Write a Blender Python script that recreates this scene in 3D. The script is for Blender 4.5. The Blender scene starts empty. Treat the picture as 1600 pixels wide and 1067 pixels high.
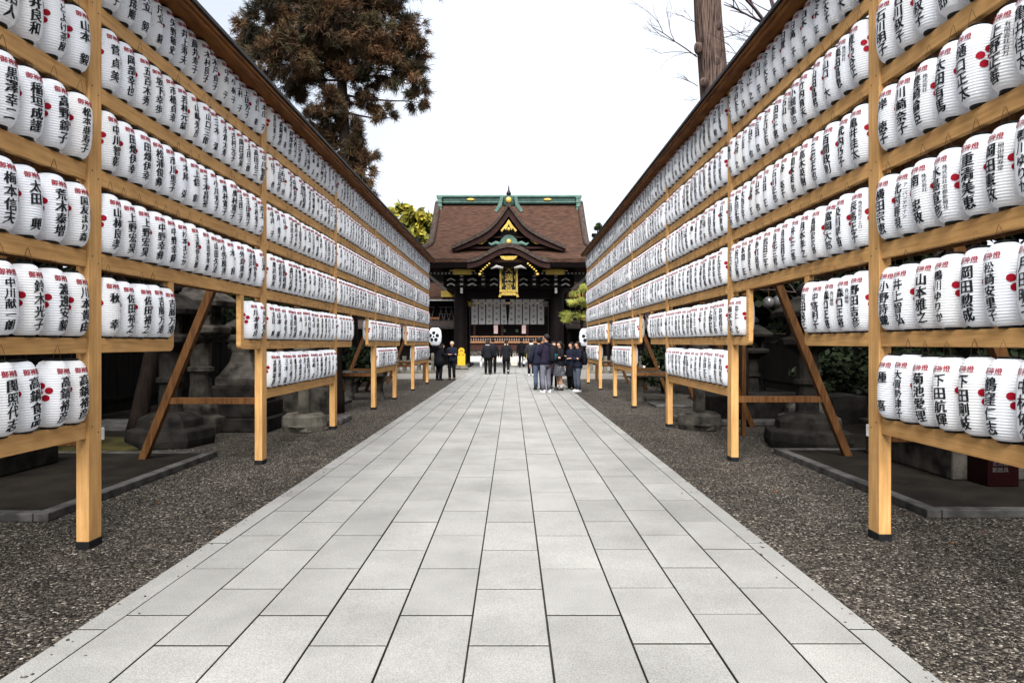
import bpy, bmesh, math, random
import numpy as np
from mathutils import Vector, Matrix
R = math.radians
PI = math.pi
sc = bpy.context.scene
col = sc.collection
rng = random.Random(7)
nrg = np.random.default_rng(7)

# ------------------------------------------------------------------ camera, sky, sun, exposure
CAMH = 1.44
FPX = 1067.0
cam = bpy.data.cameras.new('camera')
cam.sensor_width = 36.0
cam.lens = 36.0 * FPX / 1600.0
cam.shift_y = 2.5 / 1600.0
cam.clip_start = 0.05
cam.clip_end = 3000
camo = bpy.data.objects.new('camera', cam)
col.objects.link(camo)
camo.location = (0, 0, CAMH)
camo.rotation_euler = (R(90), 0, 0)
sc.camera = camo
sc.view_settings.view_transform = 'Standard'
sc.view_settings.look = 'None'
sc.view_settings.gamma = 1.0
sc.view_settings.exposure = 3.22

SUN_EL, SUN_AZ = 48.0, 186.0          # azimuth clockwise from +Y
W = bpy.data.worlds.new('World')
sc.world = W
W.use_nodes = True
nt = W.node_tree
nt.nodes.clear()
wo = nt.nodes.new('ShaderNodeOutputWorld')
bg = nt.nodes.new('ShaderNodeBackground')
sky = nt.nodes.new('ShaderNodeTexSky')
sky.sky_type = 'NISHITA'
sky.sun_disc = False
sky.sun_elevation = R(SUN_EL)
sky.sun_rotation = R(SUN_AZ)
tc = nt.nodes.new('ShaderNodeTexCoord')
mp = nt.nodes.new('ShaderNodeMapping')
mp.inputs['Scale'].default_value = (1.2, 1.2, 3.0)
nz = nt.nodes.new('ShaderNodeTexNoise')
nz.inputs['Scale'].default_value = 1.6
nz.inputs['Detail'].default_value = 5
rp = nt.nodes.new('ShaderNodeMapRange')
rp.inputs['From Min'].default_value = 0.3
rp.inputs['From Max'].default_value = 0.52
rp.inputs['To Min'].default_value = 0.90
rp.inputs['To Max'].default_value = 0.97
mx = nt.nodes.new('ShaderNodeMix')
mx.data_type = 'RGBA'
n2 = nt.nodes.new('ShaderNodeTexNoise')
n2.inputs['Scale'].default_value = 1.1
n2.inputs['Detail'].default_value = 3
r2 = nt.nodes.new('ShaderNodeMapRange')
r2.inputs['From Min'].default_value = -0.03
r2.inputs['From Max'].default_value = 0.24
m2 = nt.nodes.new('ShaderNodeMix')
m2.data_type = 'RGBA'
m2.inputs['A'].default_value = (0.86, 0.91, 0.98, 1)
m2.inputs['B'].default_value = (1.13, 1.17, 1.24, 1)
nt.links.new(mp.outputs['Vector'], n2.inputs['Vector'])
sx_ = nt.nodes.new('ShaderNodeSeparateXYZ')
nt.links.new(tc.outputs['Generated'], sx_.inputs['Vector'])
ad = nt.nodes.new('ShaderNodeMath')
ad.operation = 'MULTIPLY_ADD'
ad.inputs[1].default_value = .55
nt.links.new(n2.outputs['Fac'], ad.inputs[0])
nt.links.new(sx_.outputs['X'], ad.inputs[2])
nt.links.new(ad.outputs[0], r2.inputs['Value'])
nt.links.new(r2.outputs['Result'], m2.inputs['Factor'])
nt.links.new(m2.outputs['Result'], mx.inputs['B'])
nt.links.new(tc.outputs['Generated'], mp.inputs['Vector'])
nt.links.new(mp.outputs['Vector'], nz.inputs['Vector'])
nt.links.new(nz.outputs['Fac'], rp.inputs['Value'])
nt.links.new(rp.outputs['Result'], mx.inputs['Factor'])
nt.links.new(sky.outputs['Color'], mx.inputs['A'])
nt.links.new(mx.outputs['Result'], bg.inputs['Color'])
bg.inputs['Strength'].default_value = 0.1
nt.links.new(bg.outputs['Background'], wo.inputs['Surface'])

sun = bpy.data.lights.new('sun', 'SUN')
sun.energy = 1.5
sun.angle = R(50)
sun.color = (1.0, 0.99, 0.975)
suno = bpy.data.objects.new('sun', sun)
col.objects.link(suno)
az = R(SUN_AZ)
sdir = Vector((math.sin(az) * math.cos(R(SUN_EL)), math.cos(az) * math.cos(R(SUN_EL)), math.sin(R(SUN_EL))))
suno.rotation_euler = sdir.to_track_quat('Z', 'Y').to_euler()
suno.location = (0, -5, 30)


def P(px, py, D):
    """point of the place seen at photograph position px, py (1600 wide) at distance D"""
    return Vector(((px - 800) * D / FPX, D, CAMH + (536 - py) * D / FPX))


# ------------------------------------------------------------------ materials
def srgb(r, g, b):
    f = lambda c: (c / 255 / 12.92) if c / 255 <= 0.04045 else ((c / 255 + 0.055) / 1.055) ** 2.4
    return (f(r), f(g), f(b))


MATS = {}


def mat(name, c, c2=None, rough=0.7, scale=8.0, stretch=(1, 1, 1), bump=0.0, bscale=None, metal=0.0,
        detail=4.0, lo=0.35, hi=0.65, tone=0.0, spec=0.08, blotch=0.0, bl_scale=1.3):
    if name in MATS:
        return MATS[name]
    m = bpy.data.materials.new(name)
    m.use_nodes = True
    t = m.node_tree
    b = t.nodes['Principled BSDF']
    b.inputs['Roughness'].default_value = rough
    b.inputs['Metallic'].default_value = metal
    b.inputs['Specular IOR Level'].default_value = spec
    if c2 is None:
        c2 = tuple(x * 0.7 for x in c)
    co = t.nodes.new('ShaderNodeTexCoord')
    mp = t.nodes.new('ShaderNodeMapping')
    mp.inputs['Scale'].default_value = stretch
    t.links.new(co.outputs['Object'], mp.inputs['Vector'])
    n = t.nodes.new('ShaderNodeTexNoise')
    n.inputs['Scale'].default_value = scale
    n.inputs['Detail'].default_value = detail
    t.links.new(mp.outputs['Vector'], n.inputs['Vector'])
    r = t.nodes.new('ShaderNodeMapRange')
    r.inputs['From Min'].default_value = lo
    r.inputs['From Max'].default_value = hi
    t.links.new(n.outputs['Fac'], r.inputs['Value'])
    x = t.nodes.new('ShaderNodeMix')
    x.data_type = 'RGBA'
    x.inputs['A'].default_value = (*c2, 1)
    x.inputs['B'].default_value = (*c, 1)
    t.links.new(r.outputs['Result'], x.inputs['Factor'])
    out = x.outputs['Result']
    if blotch:
        nb = t.nodes.new('ShaderNodeTexNoise')
        nb.inputs['Scale'].default_value = bl_scale
        nb.inputs['Detail'].default_value = 7
        nb.inputs['Roughness'].default_value = .65
        t.links.new(co.outputs['Object'], nb.inputs['Vector'])
        rb_ = t.nodes.new('ShaderNodeMapRange')
        rb_.inputs['From Min'].default_value = .3
        rb_.inputs['From Max'].default_value = .62
        rb_.inputs['To Min'].default_value = 1 - blotch
        rb_.inputs['To Max'].default_value = 1
        t.links.new(nb.outputs['Fac'], rb_.inputs['Value'])
        vb = t.nodes.new('ShaderNodeVectorMath')
        vb.operation = 'SCALE'
        t.links.new(out, vb.inputs[0])
        t.links.new(rb_.outputs['Result'], vb.inputs['Scale'])
        out = vb.outputs['Vector']
    if tone:
        a = t.nodes.new('ShaderNodeAttribute')
        a.attribute_name = 'tone'
        mr = t.nodes.new('ShaderNodeMapRange')
        mr.inputs['To Min'].default_value = 1 - tone
        mr.inputs['To Max'].default_value = 1 + tone
        t.links.new(a.outputs['Fac'], mr.inputs['Value'])
        vm = t.nodes.new('ShaderNodeVectorMath')
        vm.operation = 'SCALE'
        t.links.new(out, vm.inputs[0])
        t.links.new(mr.outputs['Result'], vm.inputs['Scale'])
        out = vm.outputs['Vector']
    t.links.new(out, b.inputs['Base Color'])
    if bump:
        n2 = t.nodes.new('ShaderNodeTexNoise')
        n2.inputs['Scale'].default_value = bscale or scale * 3
        n2.inputs['Detail'].default_value = 4
        t.links.new(mp.outputs['Vector'], n2.inputs['Vector'])
        bp = t.nodes.new('ShaderNodeBump')
        bp.inputs['Strength'].default_value = bump
        bp.inputs['Distance'].default_value = 0.02
        t.links.new(n2.outputs['Fac'], bp.inputs['Height'])
        t.links.new(bp.outputs['Normal'], b.inputs['Normal'])
    MATS[name] = m
    return m


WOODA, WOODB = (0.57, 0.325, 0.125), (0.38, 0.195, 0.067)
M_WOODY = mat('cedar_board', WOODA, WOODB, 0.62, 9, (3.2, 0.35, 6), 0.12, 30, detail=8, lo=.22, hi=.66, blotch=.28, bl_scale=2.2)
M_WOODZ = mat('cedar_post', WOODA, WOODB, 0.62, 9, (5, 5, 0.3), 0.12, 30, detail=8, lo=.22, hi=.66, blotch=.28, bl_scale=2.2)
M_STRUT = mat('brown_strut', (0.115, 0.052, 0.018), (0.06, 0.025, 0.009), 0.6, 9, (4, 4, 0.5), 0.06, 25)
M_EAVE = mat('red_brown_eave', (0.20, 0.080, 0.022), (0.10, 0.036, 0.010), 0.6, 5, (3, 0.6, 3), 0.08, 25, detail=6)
M_ROOFING = mat('dark_roofing', (0.045, 0.042, 0.042), None, 0.6, 10)
M_FOOT = mat('black_foot', (0.012, 0.012, 0.013), None, 0.5, 20)
M_PAPER = mat('white_paper', (0.90, 0.905, 0.915), (0.87, 0.875, 0.885), 0.75, 6, spec=.2)
_t = M_PAPER.node_tree
_oi = _t.nodes.new('ShaderNodeObjectInfo')
_mr = _t.nodes.new('ShaderNodeMix')
_mr.data_type = 'RGBA'
_mr.inputs['A'].default_value = (.89, .91, .945, 1)
_mr.inputs['B'].default_value = (.90, .885, .87, 1)
_pw = _t.nodes.new('ShaderNodeMath')
_pw.operation = 'POWER'
_pw.inputs[1].default_value = 2.5
_t.links.new(_oi.outputs['Random'], _pw.inputs[0])
_t.links.new(_pw.outputs[0], _mr.inputs['Factor'])
_t.links.new(_mr.outputs['Result'], _t.nodes['Principled BSDF'].inputs['Base Color'])
_p = _t.nodes['Principled BSDF']
_tr = _t.nodes.new('ShaderNodeBsdfTranslucent')
_tr.inputs['Color'].default_value = (.88, .89, .92, 1)
_mx = _t.nodes.new('ShaderNodeMixShader')
_mx.inputs['Fac'].default_value = .42
_t.links.new(_p.outputs[0], _mx.inputs[1])
_t.links.new(_tr.outputs[0], _mx.inputs[2])
_t.links.new(_mx.outputs[0], _t.nodes['Material Output'].inputs['Surface'])
M_INK = mat('black_ink', (0.008, 0.010, 0.011), (0.018, 0.02, 0.022), 0.6, 60)
M_RED = mat('red_ink', (0.27, 0.003, 0.014), (0.21, 0.0025, 0.012), 0.6, 60)
M_RIM = mat('black_rim', (0.012, 0.012, 0.012), None, 0.4, 30)
M_CORD = mat('dark_wire', (0.062, 0.032, 0.015), None, 0.5, 30)
M_GOLD = mat('gold_leaf', (0.42, 0.30, 0.075), (0.26, 0.17, 0.035), 0.38, 12, metal=0.4)
M_YELLOW = mat('yellow_paint', (0.50, 0.31, 0.022), (0.42, 0.25, 0.016), 0.5, 9)
M_STONE = mat('grey_stone', (0.070, 0.062, 0.052), (0.014, 0.0125, 0.011), 0.85, 5, bump=.4, bscale=30, detail=6)
M_STONED = mat('dark_stone', (0.022, 0.0195, 0.0165), (0.006, 0.0054, 0.0048), 0.85, 5, bump=.4, bscale=30, detail=6)
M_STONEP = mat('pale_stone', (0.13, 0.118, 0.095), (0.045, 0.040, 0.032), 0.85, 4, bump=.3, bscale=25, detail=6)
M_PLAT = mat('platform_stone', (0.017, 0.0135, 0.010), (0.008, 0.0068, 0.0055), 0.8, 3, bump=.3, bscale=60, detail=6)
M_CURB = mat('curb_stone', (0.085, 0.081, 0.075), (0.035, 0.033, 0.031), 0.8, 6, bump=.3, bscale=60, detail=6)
M_DARKW = mat('dark_wood', (0.018, 0.013, 0.011), (0.008, 0.006, 0.006), 0.6, 6, (3, 3, .5), .05)
M_FENCE = mat('weathered_black_plank', (0.009, 0.0075, 0.0065), (0.004, 0.0035, 0.003), 0.8, 6, (5, 5, .4), .1)
M_GATEW = mat('gate_timber', (0.008, 0.0045, 0.0045), (0.0035, 0.0024, 0.0026), 0.6, 5, (3, 3, .6), .05)
M_GATER = mat('gate_bargeboard', (0.022, 0.0075, 0.0055), (0.012, 0.0048, 0.004), 0.55, 5)
M_PALE = mat('white_carving', (0.28, 0.27, 0.255), (0.16, 0.15, 0.145), 0.7, 12)
M_COPPER = mat('verdigris_copper', (0.075, 0.125, 0.102), (0.045, 0.085, 0.072), 0.6, 3, bump=.1)
M_COPPERD = mat('dark_verdigris', (0.030, 0.056, 0.047), (0.018, 0.034, 0.029), 0.6, 3)
M_CLOTH = mat('white_cloth', (0.80, 0.78, 0.78), (0.72, 0.70, 0.70), 0.9, 4)
M_BARK = mat('grey_bark', (0.10, 0.066, 0.052), (0.010, 0.007, 0.0065), 0.9, 5, (6, 6, 0.4), 1.0, 7, detail=6)
M_TWIG = mat('dark_twig', (0.06, 0.04, 0.042), None, 0.8, 12)
M_TRUNKD = mat('dark_bark', (0.018, 0.012, 0.009), (0.008, 0.006, 0.005), 0.9, 6, (5, 5, .6), .5, 12)

_t = M_CLOTH.node_tree
_tr = _t.nodes.new('ShaderNodeBsdfTranslucent')
_tr.inputs['Color'].default_value = (.85, .83, .82, 1)
_mx = _t.nodes.new('ShaderNodeMixShader')
_mx.inputs['Fac'].default_value = .5
_t.links.new(_t.nodes['Principled BSDF'].outputs[0], _mx.inputs[1])
_t.links.new(_tr.outputs[0], _mx.inputs[2])
_t.links.new(_mx.outputs[0], _t.nodes['Material Output'].inputs['Surface'])


# ------------------------------------------------------------------ mesh helper
class MB:
    def __init__(s):
        s.v, s.f, s.mi, s.n, s.tone = [], [], [], 0, []

    def add(s, verts, faces, mi=0, tone=0.5):
        o = s.n
        s.v.extend([tuple(p) for p in verts])
        s.n += len(verts)
        for f in faces:
            s.f.append(tuple(i + o for i in f))
            s.mi.append(mi)
            s.tone.append(tone)
        return s

    def box(s, x0, x1, y0, y1, z0, z1, mi=0, tone=0.5):
        v = [(x0, y0, z0), (x1, y0, z0), (x1, y1, z0), (x0, y1, z0), (x0, y0, z1), (x1, y0, z1), (x1, y1, z1), (x0, y1, z1)]
        return s.add(v, [(0, 3, 2, 1), (4, 5, 6, 7), (0, 1, 5, 4), (1, 2, 6, 5), (2, 3, 7, 6), (3, 0, 4, 7)], mi, tone)

    def bar(s, a, b, w, h, mi=0, up=(0, 0, 1)):
        a, b = Vector(a), Vector(b)
        d = (b - a).normalized()
        u = Vector(up)
        if abs(d.dot(u)) > .98:
            u = Vector((0, 1, 0))
        r = d.cross(u).normalized()
        u = r.cross(d).normalized()
        v = []
        for p in (a, b):
            for i, j in ((-1, -1), (1, -1), (1, 1), (-1, 1)):
                v.append(p + r * (i * w / 2) + u * (j * h / 2))
        return s.add(v, [(0, 3, 2, 1), (4, 5, 6, 7), (0, 1, 5, 4), (1, 2, 6, 5), (2, 3, 7, 6), (3, 0, 4, 7)], mi)

    def tube(s, path, rad, seg=8, mi=0, cap=True):
        pts = [Vector(p) for p in path]
        n = len(pts)
        if not hasattr(rad, '__len__'):
            rad = [rad] * n
        ref = Vector((0.31, 0.95, 0.11)).normalized()
        v, f = [], []
        for i, p in enumerate(pts):
            d = (pts[min(i + 1, n - 1)] - pts[max(i - 1, 0)])
            d = d.normalized() if d.length > 1e-9 else Vector((0, 0, 1))
            a = d.cross(ref)
            if a.length < .05:
                a = d.cross(Vector((1, 0, 0)))
            a.normalize()
            b = d.cross(a).normalized()
            for k in range(seg):
                t = 2 * PI * k / seg
                v.append(p + (a * math.cos(t) + b * math.sin(t)) * rad[i])
        for i in range(n - 1):
            for k in range(seg):
                k2 = (k + 1) % seg
                f.append((i * seg + k, i * seg + k2, (i + 1) * seg + k2, (i + 1) * seg + k))
        if cap:
            f.append(tuple(range(seg - 1, -1, -1)))
            f.append(tuple((n - 1) * seg + k for k in range(seg)))
        return s.add(v, f, mi)

    def lathe(s, prof, c=(0, 0, 0), seg=16, mi=0, sx=1.0, sy=1.0, rot=0.0, cap=True):
        v, f = [], []
        for r, z in prof:
            for k in range(seg):
                t = 2 * PI * k / seg + rot
                v.append((c[0] + r * sx * math.cos(t), c[1] + r * sy * math.sin(t), c[2] + z))
        n = len(prof)
        for i in range(n - 1):
            for k in range(seg):
                k2 = (k + 1) % seg
                f.append((i * seg + k, i * seg + k2, (i + 1) * seg + k2, (i + 1) * seg + k))
        if cap:
            f.append(tuple(range(seg - 1, -1, -1)))
            f.append(tuple((n - 1) * seg + k for k in range(seg)))
        return s.add(v, f, mi)

    def prism(s, poly, axis, a, b, mi=0):
        """polygon (2D) extruded along axis from a to b; axis 'x': (y,z), 'y': (x,z), 'z': (x,y)"""
        def pt(p, t):
            return {'x': (t, p[0], p[1]), 'y': (p[0], t, p[1]), 'z': (p[0], p[1], t)}[axis]
        n = len(poly)
        v = [pt(p, a) for p in poly] + [pt(p, b) for p in poly]
        f = [tuple(range(n - 1, -1, -1)), tuple(range(n, 2 * n))]
        for i in range(n):
            j = (i + 1) % n
            f.append((i, j, n + j, n + i))
        return s.add(v, f, mi)

    def grid(s, rows, mi=0, flip=False):
        n, m = len(rows), len(rows[0])
        v = [p for r in rows for p in r]
        f = []
        for i in range(n - 1):
            for j in range(m - 1):
                q = (i * m + j, i * m + j + 1, (i + 1) * m + j + 1, (i + 1) * m + j)
                f.append(q[::-1] if flip else q)
        return s.add(v, f, mi)

    def ball(s, c, r, seg=10, rings=6, mi=0, sx=1, sy=1, sz=1):
        prof = [(max(r * math.sin(PI * i / rings), 1e-4), -r * math.cos(PI * i / rings) * sz) for i in range(rings + 1)]
        return s.lathe(prof, c, seg, mi, sx, sy)

    def rock(s, c, rx, ry, rz, seed=0, mi=0, seg=9, rings=6):
        g = random.Random(seed)
        ph = [g.uniform(0, 6.28) for _ in range(6)]
        o = s.n
        s.ball((0, 0, 0), 1.0, seg, rings, mi)
        for i in range(o, s.n):
            x, y, z = s.v[i]
            k = 1 + .16 * math.sin(3 * x + ph[0] + 2 * z) + .13 * math.sin(4 * y + ph[1]) + .1 * math.sin(5 * z + ph[2] + 2 * x)
            s.v[i] = (c[0] + x * rx * k, c[1] + y * ry * k, max(c[2] + z * rz * k, 0.0) if c[2] < rz * 1.2 else c[2] + z * rz * k)
        return s

    def mesh(s, name, mats, smooth=False, off=(0, 0, 0), tone=False):
        me = bpy.data.meshes.new(name)
        ox, oy, oz = off
        me.from_pydata([(x - ox, y - oy, z - oz) for x, y, z in s.v], [], s.f)
        for m in (mats if isinstance(mats, (list, tuple)) else [mats]):
            me.materials.append(m)
        if max(s.mi, default=0) > 0:
            me.polygons.foreach_set('material_index', s.mi)
        if tone:
            a = me.attributes.new('tone', 'FLOAT', 'FACE')
            a.data.foreach_set('value', s.tone)
        if smooth:
            me.polygons.foreach_set('use_smooth', [True] * len(me.polygons))
        bm = bmesh.new()
        bm.from_mesh(me)
        if len(bm.faces) < 60000:
            bmesh.ops.recalc_face_normals(bm, faces=bm.faces)
            bm.to_mesh(me)
        bm.free()
        me.update()
        return me

    def build(s, name, mats, parent=None, smooth=False, bevel=0.0, off=None, tone=False, local=False):
        """parent given: world-space geometry is stored relative to the parent's location (unless local)"""
        if off is None:
            off = (0, 0, 0)
            if parent is not None and not local:
                q = parent
                off = Vector((0, 0, 0))
                while q is not None:
                    off = off + q.location
                    q = q.parent
        o = bpy.data.objects.new(name, s.mesh(name, mats, smooth, off, tone))
        col.objects.link(o)
        if parent is not None:
            o.parent = parent
        elif tuple(off) != (0, 0, 0):
            o.location = off
        if bevel:
            bv = o.modifiers.new('bevel', 'BEVEL')
            bv.width = bevel
            bv.segments = 2
            bv.limit_method = 'ANGLE'
        return o


def tag(o, label=None, cat=None, group=None, kind=None):
    if label:
        o['label'] = label
    if cat:
        o['category'] = cat
    if group:
        o['group'] = group
    if kind:
        o['kind'] = kind
    return o


def thing(name, label, cat, loc=(0, 0, 0), group=None, rz=0.0):
    o = bpy.data.objects.new(name, None)
    o.empty_display_size = .1
    col.objects.link(o)
    o.location = loc
    o.rotation_euler = (0, 0, rz)
    return tag(o, label, cat, group)


def put(name, me, parent, loc=(0, 0, 0)):
    o = bpy.data.objects.new(name, me)
    col.objects.link(o)
    o.parent = parent
    o.location = loc
    return o


# ------------------------------------------------------------------ lettering from the built-in font
GLY = {}


def glyphs(chars):
    todo = [c for c in sorted(set(chars)) if c not in GLY and c != ' ']
    tmp = []
    for c in todo:
        cu = bpy.data.curves.new('glyph', 'FONT')
        cu.body = c
        cu.size = 1
        cu.resolution_u = 2
        o = bpy.data.objects.new('glyph', cu)
        col.objects.link(o)
        tmp.append((c, o, cu))
    bpy.context.view_layer.update()
    dg = bpy.context.evaluated_depsgraph_get()
    for c, o, cu in tmp:
        ev = o.evaluated_get(dg)
        me = ev.to_mesh()
        bm = bmesh.new()
        bm.from_mesh(me)
        ev.to_mesh_clear()
        for k in range(1, 6):
            bmesh.ops.bisect_plane(bm, geom=bm.verts[:] + bm.edges[:] + bm.faces[:], plane_co=(k / 6, 0, 0), plane_no=(1, 0, 0))
        bm.verts.index_update()
        v = np.array([(p.co.x - .5, p.co.y - .38) for p in bm.verts]).reshape(-1, 2)
        f = [tuple(q.index for q in fc.verts) for fc in bm.faces]
        bm.free()
        GLY[c] = (v, f)
        col.objects.unlink(o)
        bpy.data.objects.remove(o)
        bpy.data.curves.remove(cu)


def brush(v, k=0.0, g=None):
    """bend the even strokes towards brush writing: rising to the right, a little uneven"""
    x, y = v[:, 0].copy(), v[:, 1].copy()
    a = g.uniform(0, 6.28) if g else 0.0
    yy = y + .11 * x + .018 * np.sin(7 * x + a) + .015 * np.sin(9 * y + a * 2)
    xx = x * (1 - .10 * y) + .02 * np.sin(6 * y + a) + .012 * np.sin(11 * x + a)
    return np.stack([xx, yy], 1)


def flat_text(mb, text, c, size, right, up, nrm, vertical=True, mi=0, gap=1.0, bold=.03, lift=.004):
    """lettering on a flat face, centred on c"""
    glyphs(text)
    right, up, nrm = Vector(right), Vector(up), Vector(nrm)
    n = len(text)
    for i, ch in enumerate(text):
        if ch == ' ':
            continue
        t = ((n - 1) / 2 - i) * size * gap
        o = Vector(c) + (up * t if vertical else right * (-t))
        v, f = GLY[ch]
        for q, (dx, dy) in enumerate(((-bold / 2, 0), (bold / 2, .01))):
            mb.add([o + right * ((x + dx) * size) + up * ((y + dy) * size) + nrm * (lift + q * .0008) for x, y in v], f, mi)


# ------------------------------------------------------------------ paper lanterns
LH0, LH1 = 0.010, 0.450


def LR(z):
    t = abs((z - (LH0 + LH1) / 2) / ((LH1 - LH0) / 2))
    return .046 + .061 * math.sqrt(max(0.0, 1 - min(t, 1.0) ** 3.1))


def wrap(mb, v2, f, ang, zc, size, mi, lift=.0018):
    out = []
    for x, y in v2:
        z = zc + y * size
        r = LR(z) + lift
        a = ang + x * size / .102
        out.append((r * math.cos(a), r * math.sin(a), z))
    mb.add(out, f, mi)


def small_text(mb, side, mi=0):
    p = min(.030, .29 / len(side))
    for i, ch in enumerate(side):
        if ch != ' ':
            v, f = GLY[ch]
            for dx in (-.016, .016):
                w = v.copy()
                w[:, 0] += dx
                wrap(mb, w, f, .50, .345 - p * (i + .5), p * .98, mi, .0018 + dx * .01)


def lettering(mb, name, side='', g=None, mi=0, shift=False, bold=(-.042, .0, .042)):
    n = len(name)
    pitch = min(.097, .312 / n)
    size = min(.082, pitch * 1.03)
    top = .352 - (0.312 - pitch * n) * .35
    off = 0.12 if shift else 0.0
    for i, ch in enumerate(name):
        if ch in ' ':
            continue
        v, f = GLY[ch]
        zc = top - pitch * (i + .5)
        v = brush(v, g=g)
        for q, dx in enumerate(bold):
            w = v.copy()
            w[:, 0] += dx
            w[:, 1] += dx * .4
            wrap(mb, w, f, -off + g.uniform(-.02, .02), zc, size, mi, .0018 + q * .0004)


def heading(mb, mi=0):
    for k, ch in enumerate('御神燈'):
        v, f = GLY[ch]
        for q, dx in enumerate((-.024, .0, .024)):
            w = v.copy()
            w[:, 0] += dx
            wrap(mb, w, f, (k - 1) * .041 / .098, .383, .041, mi, .0018 + q * .0005)


def crest_dots():
    d = [(0, 0, .0115)]
    for k in range(5):
        a = PI / 2 + 2 * PI * k / 5
        d.append((.0435 * math.cos(a), .0435 * math.sin(a), .0215))
    return d


def crest(mb, mi=0, seg=14, at=(-80, 80)):
    for ca in [R(x_) for x_ in at]:
        for dx, dz, r in crest_dots():
            n = seg
            v = [(0.0, 0.0)] + [(r * .55 * math.cos(2 * PI * k / n), r * .55 * math.sin(2 * PI * k / n)) for k in range(n)] + \
                [(r * math.cos(2 * PI * k / n), r * math.sin(2 * PI * k / n)) for k in range(n)]
            f = [(0, 1 + k, 1 + (k + 1) % n) for k in range(n)] + \
                [(1 + k, 1 + n + k, 1 + n + (k + 1) % n, 1 + (k + 1) % n) for k in range(n)]
            pts = []
            for x, y in v:
                z = .242 + dz + y
                a = ca + (dx + x) / .102
                rr = LR(z) + .0016
                pts.append((rr * math.cos(a), rr * math.sin(a), z))
            mb.add(pts, f, mi)


def body(mb, ribs=27, seg=28, mi=0):
    prof = []
    if ribs:
        for i in range(ribs * 2 + 1):
            z = LH0 + (LH1 - LH0) * i / (ribs * 2)
            prof.append((LR(z) - (.0030 if i % 2 else 0.0), z))
    else:
        for i in range(11):
            t = -1 + 2 * i / 10
            t = math.copysign(abs(t) ** .7, t)
            z = (LH0 + LH1) / 2 + t * (LH1 - LH0) / 2
            prof.append((LR(z), z))
    mb.lathe(prof, seg=seg, mi=mi, cap=False)


def rim(mb, top, mi=0, seg=20):
    z0 = (LH1 - .003) if top else 0.0
    mb.lathe([(.0495, z0), (.0505, z0 + .002), (.0505, z0 + .012), (.0495, z0 + .014)], seg=seg, mi=mi)


def cord(mb, mi=0):
    mb.tube([(.028, -.034, .455), (.030, -.031, .49), (.031, -.012, .535), (.031, 0, .552), (.031, .012, .535), (.030, .031, .49), (.028, .034, .455)], .0012, 5, mi)


LEFT = {  # row from the top : names from the frame edge away from the camera (b: before the first post, a: after it)
    'b1': ['井口清人', '高井良和', '森井良和', '山本 毅'],
    'b2': ['福井治人', '奥井良和', 'とよけ茶屋', '山本 毅'],
    'b3': ['黒澤幸二', '稲垣成謹', '高野錦子', '松本亜寿子'],
    'b4': ['梅本信夫', '太田 興', '荒木泰増', '国友まり森'],
    'b5': ['中川献一朗', '鈴木光子', '渡邊安毅', '川本貴由'],
    'b6': ['関照代志', '高鍋食品', '高鍋裕彦', '高鍋裕彦'],
    'a1': ['井上文也', '山本成順', '只立 毅', '尺立 毅', '矢野敏史', '井上寿夫', '藤井寿子', '木村良子', '木戸貞子', '中井 子', '小林子', '上村 子', '上田芳子', '谷口 彰'],
    'a2': ['菅貞美', '岡部幸也', '五百木秀', '坂下幸歩', '市橋貞幸', '若林元紘', '山崎光彦', '山口三郎', '三木 清', '永倉大寿', '吉村元子', '岡田清美', '上田三郎', '高田正三'],
    'a3': ['中川智彰', '田畑伊幸', '田畑伊幸', '松浦俊彝', '市川恵子', '木尾 弘', '上信 彰', '子木昌裕', '小川芳子', '奥村寛子', '奥村寛子', '王田三子', '王田秀子', '木村有子'],
    'a4': ['山林良孝', '上野宏昊', '上野宏昊', '中野幸彝', '中野幸輝', '杉本まどか', '玉置伊久郎', '木田伊平郎', '山田久治', '小笠原秀', '木 良', '外島重孝', '外戸愛石', '豊田伊佐子'],
    'a5': ['秋 幸', '佐田裕之', '佐田裕之', '吉藤万寿', '吉藤万寿'],
}
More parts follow.
